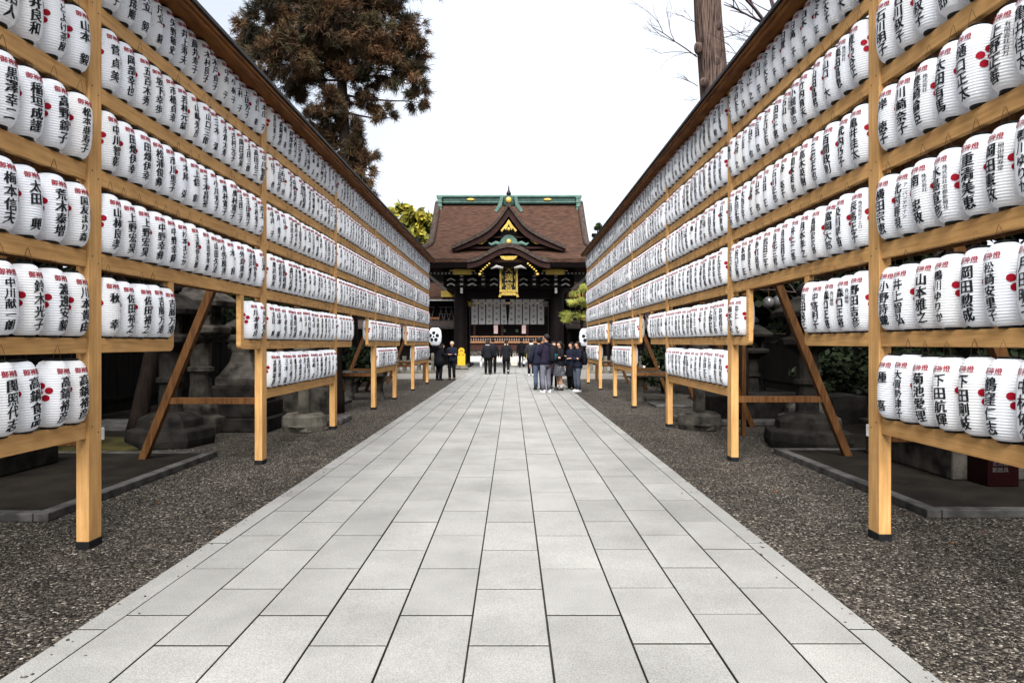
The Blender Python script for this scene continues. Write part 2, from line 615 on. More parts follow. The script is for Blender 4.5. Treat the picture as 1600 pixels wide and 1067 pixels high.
RIGHT = {
    'b1': ['高田正子', '中村光子', '井上美子', '西村彦', '石川 明', '田中 恵', '川口明子'],
    'b2': ['大橋 光', '井上秀子', '石田佐彦', '石川明子', '石川叔子', '石川叔子', '石川明子'],
    'b3': ['小森富夫|小森ユナイテッド', '上野正善|有限会社石万', '樋口正太', '太田有馬', '豊崎倫臣|株式会社', '川崎奈子', '岸 徳子'],
    'b4': ['菅野雄仁', '岡田憲政|岡田梅寿堂', '重清美恵', '水島宣彦|株式会社京都新聞社', '南 忠政|株式会社', '北村寿現|アーバンデザイン', '横田宗恵'],
    'b5': ['松崎里香', '松崎安里子', '岡田勲成', '鴨川ゆりか', '山本雅之', '井上智弘', '小野詩織'],
    'b6': ['中林佑介', '鶴窪仁志', '下田剛岐', '下田航輝', '菊池愛理', '大賀勢津子', '種 喜'],
    'a1': ['竹口 子', '関口 大', '山田太子', '佐々木 正', '白木 子', '日高 子', '日置 子', '本庄 子', '今井大子', '山口 子', '井上 之', '大石 己', '寺田太子', '木下大子'],
    'a2': ['豊乃谷正', '栗田昌恵|株式会社', '山口 大', '山田昌男', '竹内育夫', '小堀達也', '石山 也|有限会社', '田中千恵', '江口正也', '石田 忍', '山下 也', '上田 也', '木村 之', '森田 也'],
    'a3': ['亀井佳太', '武内乃子', '百間政則', '三宅正也', '高木英樹', '岡本英也', '谷 英子', '石川正也', '山田 正', '山本 也', '山崎 正', '大西正子', '本田正也', '上田正也'],
    'a4': ['辰馬正子|株式会社イエロー', '及川早苗', '富岡大郎', '高岡宏次郎', '月本孝之', '井上二郎', '月田明子', '月花三男', '岩田三子', '寺町良男', '富田良子', '本間 正', '谷口正男', '江口良子'],
    'a5': ['野田吉彦', '森口正裕|森口織物', '森口正裕|森口織物', '中塔明子', '吉田良正'],
}
POOL = [n for d in (LEFT, RIGHT) for k, l in d.items() for n in l]
glyphs(''.join(POOL).replace('|', '') + '御神燈天満宮消火器大福梅')

L_BODY, L_RT, L_RB, L_HEAD, L_CREST, L_CORD = MB(), MB(), MB(), MB(), MB(), MB()
body(L_BODY)
rim(L_RT, True)
rim(L_RB, False)
heading(L_HEAD)
crest(L_CREST, at=(-80,))
L_CREST2 = MB()
crest(L_CREST2, at=(80,))
cord(L_CORD)
ME_BODY = L_BODY.mesh('paper_body', M_PAPER)
ME_RT = L_RT.mesh('rim', M_RIM)
ME_RB = L_RB.mesh('rim', M_RIM)
ME_HEAD = L_HEAD.mesh('red_heading', M_RED)
ME_CREST = L_CREST.mesh('plum_crest', M_RED)
ME_CREST2 = L_CREST2.mesh('plum_crest', M_RED)
ME_CORD = L_CORD.mesh('hanging_cord', M_CORD)
# far lanterns: a lighter pattern
F_BASE = MB()
body(F_BASE, 0, 14, 0)
heading(F_BASE, 2)
crest(F_BASE, 2, 8)
rim(F_BASE, True, 1, 12)
rim(F_BASE, False, 1, 12)
cord(F_BASE, 1)

PITCH = .2257
SIDES = {
    'left': dict(s=-1, X=2.956, posts=[4.77, 8.08, 11.39, 14.75, 17.4, 20.6, 24.1], rails=[.886, 1.475, 2.087, 2.69, 3.287, 3.872],
                 soffit=4.335, r5=[(0.9, 6.0), (7.48, 12.67), (14.07, 18.1), (19.2, 24.25)], scale=1.0, pitch=.2135, eave=.205),
    'right': dict(s=1, X=2.666, posts=[4.96, 8.30, 11.70, 15.10, 17.9, 20.9, 24.2], rails=[.895, 1.520, 2.165, 2.80, 3.43, 4.06],
                  soffit=4.545, r5=[(0.9, 6.26), (7.73, 13.2), (14.3, 18.2), (19.1, 24.35)], scale=1.04, pitch=.2257, eave=.185),
}
ORD = ['first', 'second', 'third', 'fourth', 'fifth', 'sixth', 'seventh', 'eighth', 'ninth', 'tenth', 'eleventh', 'twelfth', 'thirteenth', 'fourteenth', 'fifteenth', 'sixteenth']
ROWN = {1: 'top row', 2: 'second row down', 3: 'third row down', 4: 'fourth row down', 5: 'fifth row down', 6: 'lowest row'}
NUMW = {1: 'one', 2: 'two', 3: 'three', 4: 'four', 5: 'five', 6: 'six'}


def r5ok(S, y):
    return any(a + .10 < y < b - .05 for a, b in S['r5'])


def r6ok(S, y):
    p = S['posts']
    return y < p[0] or p[1] < y < p[2] or p[3] < y < p[4] or p[5] < y < p[6]


slots = []
for side, S in SIDES.items():
    p = S['posts']
    for row in range(1, 7):
        zb = S['rails'][6 - row] + .001
        def emit(y, bay, k, kr, n):
            if row == 5 and not r5ok(S, y):
                return
            if row == 6 and not r6ok(S, y):
                return
            slots.append(dict(side=side, S=S, row=row, y=y, bay=bay, k=k, kr=kr, n=n, z=zb))
        for i in range(14):                       # before the first post, counted back from it
            y = p[0] - .115 - i * PITCH
            if y > 1.3:
                emit(y, 0, i, i, 14)
        for b in range(len(p) - 1):
            ln = p[b + 1] - p[b] - .15
            n = round(ln / S['pitch'])
            for i in range(n):
                emit(p[b] + .15 + (i + .5) * ln / n, b + 1, i, n - 1 - i, n)
for q in slots:
    S = q['S']
    q['x'] = S['s'] * (S['X'] + .044) + rng.gauss(0, .004)
    q['y'] += rng.uniform(-.006, .006)
    u = (q['x']) / q['y'] * FPX
    v = -(q['z'] + .22 - CAMH) / q['y'] * FPX
    vis = abs(u) < 812 and -560 < v < 560
    q['rank'] = q['y'] if vis else 99 + q['y']
slots.sort(key=lambda q: q['rank'])
near = [q for q in slots[:300] if q['rank'] < 99]
far = [q for q in slots if q not in near]


def pick(q):
    d = LEFT if q['side'] == 'left' else RIGHT
    key = ('b' if q['bay'] == 0 else 'a') + str(q['row'])
    l = d.get(key)
    t = None
    if l and q['bay'] == 0:
        m = len(l)
        j = m - 1 - q['k']
        t = l[j] if 0 <= j < m else None
    elif l and q['bay'] == 1 and q['k'] < len(l):
        t = l[q['k']]
    return t


LG = random.Random(11)
for q in near:
    t = pick(q) or LG.choice(POOL)
    nm, _, sd = t.partition('|')
    S = q['S']
    nch = NUMW[len(nm.replace(' ', ''))]
    base = 'white paper lantern on the ' + q['side'] + ' frame, ' + ROWN[q['row']] + ', '
    if q['bay'] == 0:
        where = 'last before the nearest post' if q['k'] == 0 else ORD[q['k']] + ' before the nearest post'
    else:
        pn = {1: 'nearest', 2: 'second', 3: 'third', 4: 'fourth'}[q['bay']]
        where = ORD[q['k']] + ' beyond the ' + pn + ' post'
        if q['row'] == 5 and q['bay'] in (1, 3) and q['kr'] < 6:      # those hung after the gap, counted back from the next post
            nx = {1: 'second', 3: 'fourth'}[q['bay']]
            where = ('last' if q['kr'] == 0 else ORD[q['kr']]) + ' before the ' + nx + ' post'
    o = thing('paper_lantern', base + where, 'lantern', (q['x'], q['y'], q['z']), 'paper lanterns hung on the two wooden frames')
    o.rotation_euler.z = (0 if q['side'] == 'left' else PI) + R(LG.uniform(-7, 7)) + (R(-9) if q['side'] == 'left' else R(9))
    o.rotation_euler.x = R(LG.gauss(0, 1.7))
    o.rotation_euler.y = R(LG.gauss(0, 1.2))
    k_ = S['scale'] * LG.uniform(.985, 1.0)
    o.scale = (k_, k_, S['scale'] * LG.uniform(.965, 1.0))
    put('paper_body', ME_BODY, o)
    put('rim', ME_RT, o)
    put('rim', ME_RB, o)
    put('red_heading', ME_HEAD, o)
    put('plum_crest', ME_CREST, o)
    put('plum_crest', ME_CREST2, o)
    put('hanging_cord', ME_CORD, o).rotation_euler.z = (0 if q['side'] == 'left' else PI) - o.rotation_euler.z
    mb = MB()
    lettering(mb, nm, '', LG, shift=bool(sd))
    put('lettering', mb.mesh('lettering', M_INK), o)
    if sd:
        mb = MB()
        small_text(mb, sd)
        put('small_lettering', mb.mesh('small_lettering', M_INK), o)

# the rest, too far to tell one from another
bv = np.array(F_BASE.v)
LC = []
for t in POOL:
    nm, _, sd = t.partition('|')
    mb = MB()
    lettering(mb, nm, '', LG, 1, bool(sd), (-.026, .026))
    if sd:
        small_text(mb, sd, 1)
    LC.append((np.array(mb.v), mb.f, mb.mi))
V, F, MI, n0 = [], [], [], 0
for q in far:
    S = q['S']
    a = (0 if q['side'] == 'left' else PI) + R(LG.uniform(-7, 7)) + (R(-9) if q['side'] == 'left' else R(9))
    c, s_ = math.cos(a), math.sin(a)
    M = np.array([[c, -s_, 0], [s_, c, 0], [0, 0, 1]]) * S['scale']
    lv, lf, lm = LG.choice(LC)
    for v, f, m in ((bv, F_BASE.f, F_BASE.mi), (lv, lf, lm)):
        V.append(v @ M.T + np.array([q['x'], q['y'], q['z']]))
        F.extend([tuple(i + n0 for i in fc) for fc in f])
        MI.extend(m)
        n0 += len(v)
me = bpy.data.meshes.new('paper_lanterns_beyond')
me.from_pydata(np.concatenate(V).tolist(), [], F)
for m in (M_PAPER, M_INK, M_RED):
    me.materials.append(m)
me.polygons.foreach_set('material_index', MI)
fo = bpy.data.objects.new('distant_paper_lanterns', me)
col.objects.link(fo)
tag(fo, 'long receding rows of white paper lanterns at the far ends of both frames', 'lanterns', kind='stuff')

# ------------------------------------------------------------------ the two timber frames that carry them
for side, S in SIDES.items():
    s, X, p = S['s'], S['X'], S['posts']
    fr = thing('lantern_rack', 'tall ' + side + ' cedar rack of posts and rails carrying rows of lanterns under a narrow roof', 'lantern rack',
               (s * X, p[0], 0), 'timber lantern frames beside the path')

    def bx(mb, a, b, *r, **k):                       # a, b: distances outwards from the inner face
        x0, x1 = sorted((s * (X + a), s * (X + b)))
        mb.box(x0, x1, *r, **k)
    for i, y in enumerate(p):
        mb = MB()
        bx(mb, 0, .09, y, y + .15, .05, S['soffit'] - .002)
        po = mb.build('post', M_WOODZ, fr, bevel=.006)
        mb = MB()
        bx(mb, -.004, .094, y - .004, y + .154, -.02, .052)
        mb.build('post_foot', M_FOOT, po, bevel=.004)
        mb = MB()
        for zr in S['rails'][2:] + ([S['rails'][0]] if i != 99 else []):
            for dy, dz in ((.04, -.035), (.11, -.08)):
                o0 = mb.n
                mb.lathe([(.0055, -.002), (.0055, .0015), (.003, .0025)], (0, 0, 0), 8)
                for j in range(o0, mb.n):
                    x_, y_, z_ = mb.v[j]
                    mb.v[j] = (s * (X - z_), y + dy + x_, zr + dz + y_)
        mb.build('nail_heads', M_FOOT, po)
    for i in range(2, 6):
        zt = S['rails'][i]
        mb = MB()
        bx(mb, .018, .062, 1.0, p[-1] + .147, zt - .115, zt)
        mb.build('rail', M_WOODY, fr, bevel=.004)
        mb = MB()
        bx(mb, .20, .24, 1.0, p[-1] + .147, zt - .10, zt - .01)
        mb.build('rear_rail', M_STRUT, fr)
    zt = S['rails'][0]
    for a, b in ((1.0, p[0] + .03), (p[1] + .12, p[2] + .03), (p[3] + .12, p[4] + .03), (p[5] + .12, p[6] + .03)):
        mb = MB()
        bx(mb, .018, .062, a, b, zt - .115, zt)
        mb.build('rail', M_WOODY, fr, bevel=.004)
    zt, z4 = S['rails'][1], S['rails'][2] - .118
    for a, b in S['r5']:                             # U-shaped frames with rounded lower corners
        zb, t, r = zt - .105, .085, .06
        arc = lambda cy, cz, a0: [(cy + r * math.cos(R(a0 + k * 22.5)), cz + r * math.sin(R(a0 + k * 22.5))) for k in range(5)]
        poly = arc(a + r, zb + r, 180) + arc(b - r, zb + r, 270)
        poly += [(b, z4), (b - t, z4), (b - t, zt), (a + t, zt), (a + t, z4), (a, z4)]
        mb = MB()
        xs = sorted((s * (X + .014), s * (X + .066)))
        mb.prism(poly, 'x', *xs)
        mb.build('hanging_bay', M_WOODY, fr, bevel=.004)
    for i, y in enumerate(p):                        # struts and ties behind each post
        if i == 0 and side == 'left' or True:
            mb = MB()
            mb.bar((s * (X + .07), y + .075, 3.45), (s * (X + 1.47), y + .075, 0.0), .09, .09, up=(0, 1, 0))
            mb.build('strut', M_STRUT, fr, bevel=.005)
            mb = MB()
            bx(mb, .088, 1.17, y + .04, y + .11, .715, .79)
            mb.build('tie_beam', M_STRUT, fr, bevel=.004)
    z = S['soffit']
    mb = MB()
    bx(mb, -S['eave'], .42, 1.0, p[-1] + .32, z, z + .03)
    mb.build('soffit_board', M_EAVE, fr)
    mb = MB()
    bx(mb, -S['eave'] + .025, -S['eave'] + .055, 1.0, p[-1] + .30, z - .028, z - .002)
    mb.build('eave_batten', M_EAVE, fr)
    mb = MB()
    xs = [s * (X - S['eave'] - .025), s * (X + .11), s * (X + .45)]
    zs = [z + .034, z + .15, z + .034]
    poly = [(xs[0], zs[0]), (xs[1], zs[1]), (xs[2], zs[2]), (xs[2], zs[2] + .035), (xs[1], zs[1] + .035), (xs[0], zs[0] + .035)]
    mb.prism(poly, 'y', 1.0, p[-1] + .34)
    mb.build('roof_sheet', M_ROOFING, fr)


# ------------------------------------------------------------------ ground, path, gravel
def gravel_mat():
    m = bpy.data.materials.new('gravel')
    m.use_nodes = True
    t = m.node_tree
    b = t.nodes['Principled BSDF']
    b.inputs['Roughness'].default_value = .8
    b.inputs['Specular IOR Level'].default_value = .1
    co = t.nodes.new('ShaderNodeTexCoord')
    v = t.nodes.new('ShaderNodeTexVoronoi')
    v.inputs['Scale'].default_value = 66
    t.links.new(co.outputs['Object'], v.inputs['Vector'])
    bw = t.nodes.new('ShaderNodeSeparateColor')
    t.links.new(v.outputs['Color'], bw.inputs['Color'])
    cr = t.nodes.new('ShaderNodeValToRGB')
    e = cr.color_ramp.elements
    e[0].color = (.010, .009, .008, 1)
    e[1].color = (.36, .32, .27, 1)
    for pos, c in ((.35, (.024, .020, .0158, 1)), (.7, (.062, .053, .043, 1)), (.93, (.125, .108, .088, 1))):
        q = e.new(pos)
        q.color = c
    t.links.new(bw.outputs['Red'], cr.inputs['Fac'])
    n = t.nodes.new('ShaderNodeTexNoise')
    n.inputs['Scale'].default_value = .8
    n.inputs['Detail'].default_value = 3
    t.links.new(co.outputs['Object'], n.inputs['Vector'])
    mr = t.nodes.new('ShaderNodeMapRange')
    mr.inputs['From Min'].default_value = .3
    mr.inputs['From Max'].default_value = .7
    mr.inputs['To Min'].default_value = .8
    mr.inputs['To Max'].default_value = 1.15
    t.links.new(n.outputs['Fac'], mr.inputs['Value'])
    vm = t.nodes.new('ShaderNodeVectorMath')
    vm.operation = 'SCALE'
    t.links.new(cr.outputs['Color'], vm.inputs[0])
    t.links.new(mr.outputs['Result'], vm.inputs['Scale'])
    t.links.new(vm.outputs['Vector'], b.inputs['Base Color'])
    bp = t.nodes.new('ShaderNodeBump')
    bp.inputs['Strength'].default_value = 1.0
    bp.inputs['Distance'].default_value = .02
    bp.invert = True
    t.links.new(v.outputs['Distance'], bp.inputs['Height'])
    t.links.new(bp.outputs['Normal'], b.inputs['Normal'])
    return m


M_GRAVEL = gravel_mat()
M_SLAB = mat('pale_granite', (0.252, 0.248, 0.234), (0.160, 0.157, 0.147), 0.75, 170, bump=.25, bscale=240, tone=.12, blotch=.26, bl_scale=1.3, lo=.36, hi=.62, detail=4)
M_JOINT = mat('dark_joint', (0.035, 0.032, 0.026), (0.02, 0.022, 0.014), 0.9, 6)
M_COURT = mat('pale_sand', (0.36, 0.345, 0.32), (0.29, 0.28, 0.26), 0.9, 2)
M_PEB = mat('pebble_stone', (0.105, 0.090, 0.073), (0.024, 0.0205, 0.0165), 0.6, 3, tone=.8)

mb = MB()
mb.add([(-900, -60, 0), (900, -60, 0), (900, 1500, 0), (-900, 1500, 0)], [(0, 1, 2, 3)])
tag(mb.build('ground', M_GRAVEL), kind='structure')
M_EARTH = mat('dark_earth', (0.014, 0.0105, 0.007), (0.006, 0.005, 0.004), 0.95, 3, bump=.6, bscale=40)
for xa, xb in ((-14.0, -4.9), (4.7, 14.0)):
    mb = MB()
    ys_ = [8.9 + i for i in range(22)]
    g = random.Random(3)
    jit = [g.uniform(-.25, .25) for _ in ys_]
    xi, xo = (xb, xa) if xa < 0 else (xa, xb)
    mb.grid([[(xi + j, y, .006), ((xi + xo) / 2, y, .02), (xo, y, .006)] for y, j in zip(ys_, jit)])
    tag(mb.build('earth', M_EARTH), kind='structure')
mb = MB()  # pale paving by the gate, also standing in for distant gravel brightened by light
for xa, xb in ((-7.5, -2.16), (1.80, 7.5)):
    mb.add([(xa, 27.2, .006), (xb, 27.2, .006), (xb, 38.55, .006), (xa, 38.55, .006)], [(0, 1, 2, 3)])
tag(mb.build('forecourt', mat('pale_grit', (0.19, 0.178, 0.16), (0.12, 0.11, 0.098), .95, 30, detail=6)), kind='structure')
mb = MB()
mb.add([(-30, 38.6, .012), (30, 38.6, .012), (30, 90, .012), (-30, 90, .012)], [(0, 1, 2, 3)])
tag(mb.build('courtyard', M_COURT), kind='structure')

mb = MB()
cx = [-2.146, -1.996, -1.670, -1.312, -.949, -.580, -.203, .176, .565, .937, 1.306, 1.653, 1.790]
mb.box(cx[0] + .006, cx[-1] - .006, -1.5, 38.5, .0, .016, 1)
L = .733
for c in range(len(cx) - 1):
    edge = c in (0, len(cx) - 2)
    Lc = 1.45 if edge else L
    y = (3.534 if c % 2 == 1 else 3.181) - Lc * 8
    if c >= 8:
        y += .02
    if edge:
        y = 3.36 - Lc * 4
    while y < 38.4:
        a, b_ = max(y, -1.5), min(y + Lc, 38.5)
        y += Lc
        if b_ - a < .05:
            continue
        g = .0042 if c not in (4, 7, 9) else .0058
        x0, x1, y0, y1 = cx[c] + g, cx[c + 1] - g, a + .008, b_ - .008
        zt = .034 + rng.uniform(-.0012, .0012)
        k = .002
        v = [(x0, y0, .01), (x1, y0, .01), (x1, y1, .01), (x0, y1, .01), (x0, y0, zt - k), (x1, y0, zt - k), (x1, y1, zt - k), (x0, y1, zt - k),
             (x0 + k, y0 + k, zt), (x1 - k, y0 + k, zt), (x1 - k, y1 - k, zt), (x0 + k, y1 - k, zt)]
        f = [(8, 9, 10, 11)]
        for i in range(4):
            j = (i + 1) % 4
            f += [(4 + i, 4 + j, 8 + j, 8 + i)]
        tn_ = rng.gauss(.5, .2)
        mb.add(v, f, 0, tn_)
        mb.add(v[:8], [(i, (i + 1) % 4, 4 + (i + 1) % 4, 4 + i) for i in range(4)], 1)   # slab sides coloured dark, painting in the shade down in the joints
for x0 in range(-12, 12):                                    # cross paving before the gate
    for r_ in range(2):
        a = 38.5 + r_ * 1.0
        mb.box(x0 * .62 + .01, x0 * .62 + .61, a + .006, a + .994, .0, .03, 0, rng.gauss(.5, .2))
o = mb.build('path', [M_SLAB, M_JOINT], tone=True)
tag(o, kind='structure')


def np_mesh(name, V, F, mats, tone=None, parent=None, smooth=False, mi=None):
    me = bpy.data.meshes.new(name)
    V = np.asarray(V, dtype=np.float32)
    F = np.asarray(F, dtype=np.int32)
    k = F.shape[1]
    me.vertices.add(len(V))
    me.vertices.foreach_set('co', V.ravel())
    me.loops.add(F.size)
    me.loops.foreach_set('vertex_index', F.ravel())
    me.polygons.add(len(F))
    me.polygons.foreach_set('loop_start', np.arange(0, F.size, k, dtype=np.int32))
    me.polygons.foreach_set('loop_total', np.full(len(F), k, dtype=np.int32))
    for m in (mats if isinstance(mats, (list, tuple)) else [mats]):
        me.materials.append(m)
    me.update(calc_edges=True)
    me.validate()
    if tone is not None:
        a = me.attributes.new('tone', 'FLOAT', 'FACE')
        a.data.foreach_set('value', np.asarray(tone, dtype=np.float32))
    if smooth:
        me.polygons.foreach_set('use_smooth', [True] * len(me.polygons))
    o = bpy.data.objects.new(name, me)
    col.objects.link(o)
    if parent is not None:
        o.parent = parent
        o.location = -Vector(parent.location)
    return o


# loose stones lying on the gravel near the camera: small flattened octahedra
def pebbles(n):
    u = nrg.random(n)
    y = 2.2 + 11.5 * u ** 1.5
    left = nrg.random(n) < .52
    x = np.where(left, -2.17 - 1.5 * nrg.random(n), 1.82 + 1.6 * nrg.random(n))
    r = .005 + .006 * nrg.random(n) ** 2
    base = np.array([(1, 0, 0), (-1, 0, 0), (0, 1, 0), (0, -1, 0), (0, 0, .7), (0, 0, -.5), (.62, .62, .35), (-.62, -.62, .35)])[:6]
    a = nrg.random(n) * 6.283
    V = np.empty((n, 6, 3))
    sc_ = np.stack([r * (1 + .5 * nrg.random(n)), r * (.8 + .3 * nrg.random(n)), r], 1)
    for i, bb in enumerate(base):
        p = bb[None, :] * sc_ * (1 + .25 * (nrg.random((n, 1)) - .5))
        V[:, i, 0] = x + p[:, 0] * np.cos(a) - p[:, 1] * np.sin(a)
        V[:, i, 1] = y + p[:, 0] * np.sin(a) + p[:, 1] * np.cos(a)
        V[:, i, 2] = p[:, 2] + .003
    f = np.array([(0, 2, 4), (2, 1, 4), (1, 3, 4), (3, 0, 4), (2, 0, 5), (1, 2, 5), (3, 1, 5), (0, 3, 5)])
    F = (f[None] + (np.arange(n) * 6)[:, None, None]).reshape(-1, 3)
    t = np.repeat(np.clip(nrg.normal(.42, .3, n), 0, 1.2), 8)
    return V.reshape(-1, 3), F, t


pv, pf, pt_ = pebbles(26000)
_n = 130                                                     # strays kicked on to the edges of the paving
_e = pv[:_n * 6].reshape(_n, 6, 3).copy()
_cx = _e.mean(1)
_in = np.abs(nrg.normal(0, .10, _n))
_nx = np.where(_cx[:, 0] < 0, -2.14 + _in, 1.78 - _in)
_e[:, :, 0] += (_nx - _cx[:, 0])[:, None]
_e[:, :, 2] += .0335
pv[:_n * 6] = _e.reshape(-1, 3)
tag(np_mesh('gravel', pv, pf, M_PEB, pt_), 'loose grey and brown pebbles strewn either side of the paving', 'gravel', kind='stuff')

# a few fallen leaves
M_FALL = mat('fallen_leaf', (0.16, 0.062, 0.016), (0.07, 0.03, 0.012), 0.8, 20)
mb = MB()
for _ in range(46):
    sd_ = rng.choice((-1, 1))
    lx = (-2.2 - rng.random() * 2.4) if sd_ < 0 else (1.85 + rng.random() * 2.2)
    ly = rng.uniform(2.6, 15)
    a = rng.uniform(0, 6.28)
    r_ = rng.uniform(.012, .024)
    pts_ = [(lx + r_ * k_ * math.cos(a + t_), ly + r_ * k_ * math.sin(a + t_), .012 + rng.uniform(0, .012)) for t_, k_ in ((0, 1.5), (1.2, .7), (2.2, .6), (3.14, 1.2), (4.1, .6), (5.1, .7))]
    mb.add(pts_, [(0, 1, 2, 3, 4, 5)])
tag(mb.build('fallen_leaves', M_FALL), 'scattered small brown fallen leaves on the gravel', 'leaves', kind='stuff')

# ------------------------------------------------------------------ leaves, branches, trees
M_SUGI = mat('rusty_needles', (0.074, 0.035, 0.015), (0.018, 0.019, 0.0075), 0.8, .9, tone=.65, spec=.2)
M_DARKLEAF = mat('dark_leaf', (0.018, 0.026, 0.011), (0.008, 0.012, 0.006), 0.6, .7, tone=.5)
M_YLEAF = mat('yellow_green_leaf', (0.30, 0.235, 0.022), (0.07, 0.078, 0.018), 0.6, .5, tone=.45)
M_PINE = mat('pine_needle', (0.30, 0.30, 0.07), (0.12, 0.145, 0.03), 0.7, 1.5, tone=.45)
M_OLIVE = mat('olive_leaf', (0.038, 0.043, 0.026), (0.018, 0.021, 0.015), 0.7, .7, tone=.4)


def leaf_cloud(pts, size, aspect=1.7):
    n = len(pts)
    d = nrg.normal(size=(n, 3))
    d /= np.linalg.norm(d, axis=1, keepdims=True)
    e = np.cross(d, nrg.normal(size=(n, 3)))
    e /= np.linalg.norm(e, axis=1, keepdims=True)
    s = size * (.6 + .8 * nrg.random((n, 1)))
    a, b_ = d * s * aspect * .5, e * s * .5
    V = np.stack([pts - a, pts + b_ - a * .1, pts + a, pts - b_ - a * .1], 1).reshape(-1, 3)
    F = np.arange(n * 4).reshape(-1, 4)
    return V, F


def blob_points(blobs, n):
    """points gathered in leaf clumps spread through a set of ellipsoids (centre, radii)"""
    w = np.array([b[1][0] * b[1][1] * b[1][2] for b in blobs]) ** .75
    w /= w.sum()
    out, tone = [], []
    for (c, r), k in zip(blobs, (w * n).astype(int)):
        nc = max(5, k // 38)
        d = nrg.normal(size=(nc, 3))
        d /= np.linalg.norm(d, axis=1, keepdims=True)
        cc = d * (.35 + .65 * nrg.random((nc, 1)) ** .6)
        for q in cc:
            m = max(3, k // nc)
            p = q + nrg.normal(size=(m, 3)) * .13
            out.append(np.array(c) + p * np.array(r))
            tone.append(np.full(m, np.clip(nrg.normal(.5, .28), 0, 1)))
    return np.concatenate(out), np.concatenate(tone)


def brush_needles(pts, dirs, length, blades):
    """sprays of thin blades standing out round each point, along a leading direction"""
    n = len(pts)
    pts = np.repeat(pts, blades, 0)
    dirs = np.repeat(dirs, blades, 0)
    m = len(pts)
    d = dirs + nrg.normal(size=(m, 3)) * .62
    d /= np.linalg.norm(d, axis=1, keepdims=True)
    e = np.cross(d, nrg.normal(size=(m, 3)))
    e /= np.linalg.norm(e, axis=1, keepdims=True)
    L_ = length * (.55 + .7 * nrg.random((m, 1)))
    w = length * .045
    st = pts + nrg.normal(size=(m, 3)) * length * .22
    V = np.stack([st + e * w, st - e * w, st + d * L_ - e * w * .5, st + d * L_ + e * w * .5], 1).reshape(-1, 3)
    F = np.arange(m * 4).reshape(-1, 4)
    return V, F


def limb(mb, a, b, r0, r1, seg=6, bend=.08, n=5, g=rng, mi=0):
    a, b = Vector(a), Vector(b)
    d = (b - a)
    o1 = Vector((g.uniform(-1, 1), g.uniform(-1, 1), g.uniform(-1, 1))) * d.length * bend
    pts, rr = [], []
    for i in range(n + 1):
        t = i / n
        pts.append(a + d * t + o1 * math.sin(PI * t) + Vector((g.uniform(-1, 1), g.uniform(-1, 1), g.uniform(-1, 1))) * d.length * .012)
        rr.append(r0 + (r1 - r0) * t)
    mb.tube(pts, rr, seg, mi)
    return pts


def tree(name, label, cat, base, blobs, n, leaf, m_leaf, m_trunk, tr, top=None, group=None, limbs=True):
    t = thing(name, label, cat, base, group)
    tp = Vector(top) if top else Vector((base[0], base[1], max(b[0][2] for b in blobs)))
    mb = MB()
    pts = limb(mb, base, tp, tr, tr * .25, 9, .02, 8)
    if limbs:
        for c, r in blobs:
            c = Vector(c)
            zz = min(max(c.z - r[2] * .5 - .4, base[2] + .4), tp.z)
            k = min(range(len(pts)), key=lambda i: abs(pts[i].z - zz))
            limb(mb, pts[k], c, tr * .3, tr * .08, 5, .1)
    mb.build('trunk', m_trunk, t, smooth=True)
    p, tn = blob_points(blobs, n)
    V, F = leaf_cloud(p, leaf)
    np_mesh('crown', V, F, m_leaf, tn, t)
    return t


# tall rusty cedar behind the left frame
D = 28.0
sb = []
for (x, y, rx, ry, dd) in [(425, 45, 50, 40, 0), (400, 72, 30, 20, .4), (470, 15, 70, 40, 1), (530, 55, 70, 55, -.6), (600, 35, 55, 45, .5), (640, 45, 26, 30, 0),
                           (560, -30, 120, 40, 0), (470, 105, 65, 32, -.8), (545, 125, 50, 36, .6), (612, 112, 44, 26, -.3), (648, 122, 22, 24, .2),
                           (652, 155, 15, 18, 0), (602, 182, 14, 14, -.2), (572, 160, 16, 16, .4), (440, 135, 40, 20, .2), (455, 95, 40, 24, .7), (520, 175, 32, 22, -.5),
                           (545, 205, 26, 22, 0), (556, 238, 24, 26, .2), (572, 270, 14, 24, 0), (530, 230, 32, 26, .3), (505, 185, 30, 24, -.2), (580, 75, 40, 26, -1),
                           (500, 60, 40, 30, 1.2), (540, 265, 24, 20, 0), (560, 300, 26, 26, 0), (625, 80, 34, 24, .8)]:
    c = P(x, y, D)
    sb.append(((c.x, D + dd, c.z), (rx * D / FPX, min(rx, 55) * D / FPX * .9, ry * D / FPX)))
ct = thing('cedar_tree', 'tall rusty brown cedar rising behind the left lantern frame', 'tree', (P(530, 0, D).x, D, 0))
mb = MB()
tpts = [Vector((P(548, 536, D).x, D, 0)), Vector((P(546, 300, D).x, D, P(0, 300, D).z)), Vector((P(536, 180, D).x, D, P(0, 180, D).z)),
        Vector((P(532, 60, D).x, D, P(0, 60, D).z)), Vector((P(530, -60, D).x, D, P(0, -60, D).z))]
mb.tube(tpts, [.33, .25, .22, .17, .10], 10)
for c, r in sb:
    c = Vector(c)
    zz = max(min(c.z + .2, tpts[-1].z), 5)
    k = 0
    while k < 3 and tpts[k + 1].z < zz:
        k += 1
    tt = (zz - tpts[k].z) / (tpts[k + 1].z - tpts[k].z)
    limb(mb, tpts[k].lerp(tpts[k + 1], tt), c + Vector((r[0] * .6 * (1 if c.x > tpts[2].x else -1), 0, -.15)), .055, .015, 5, .06)
mb.build('trunk', M_TRUNKD, ct, smooth=True)
w = np.array([b[1][0] * b[1][2] for b in sb])
w /= w.sum()
ps, ds, tn = [], [], []
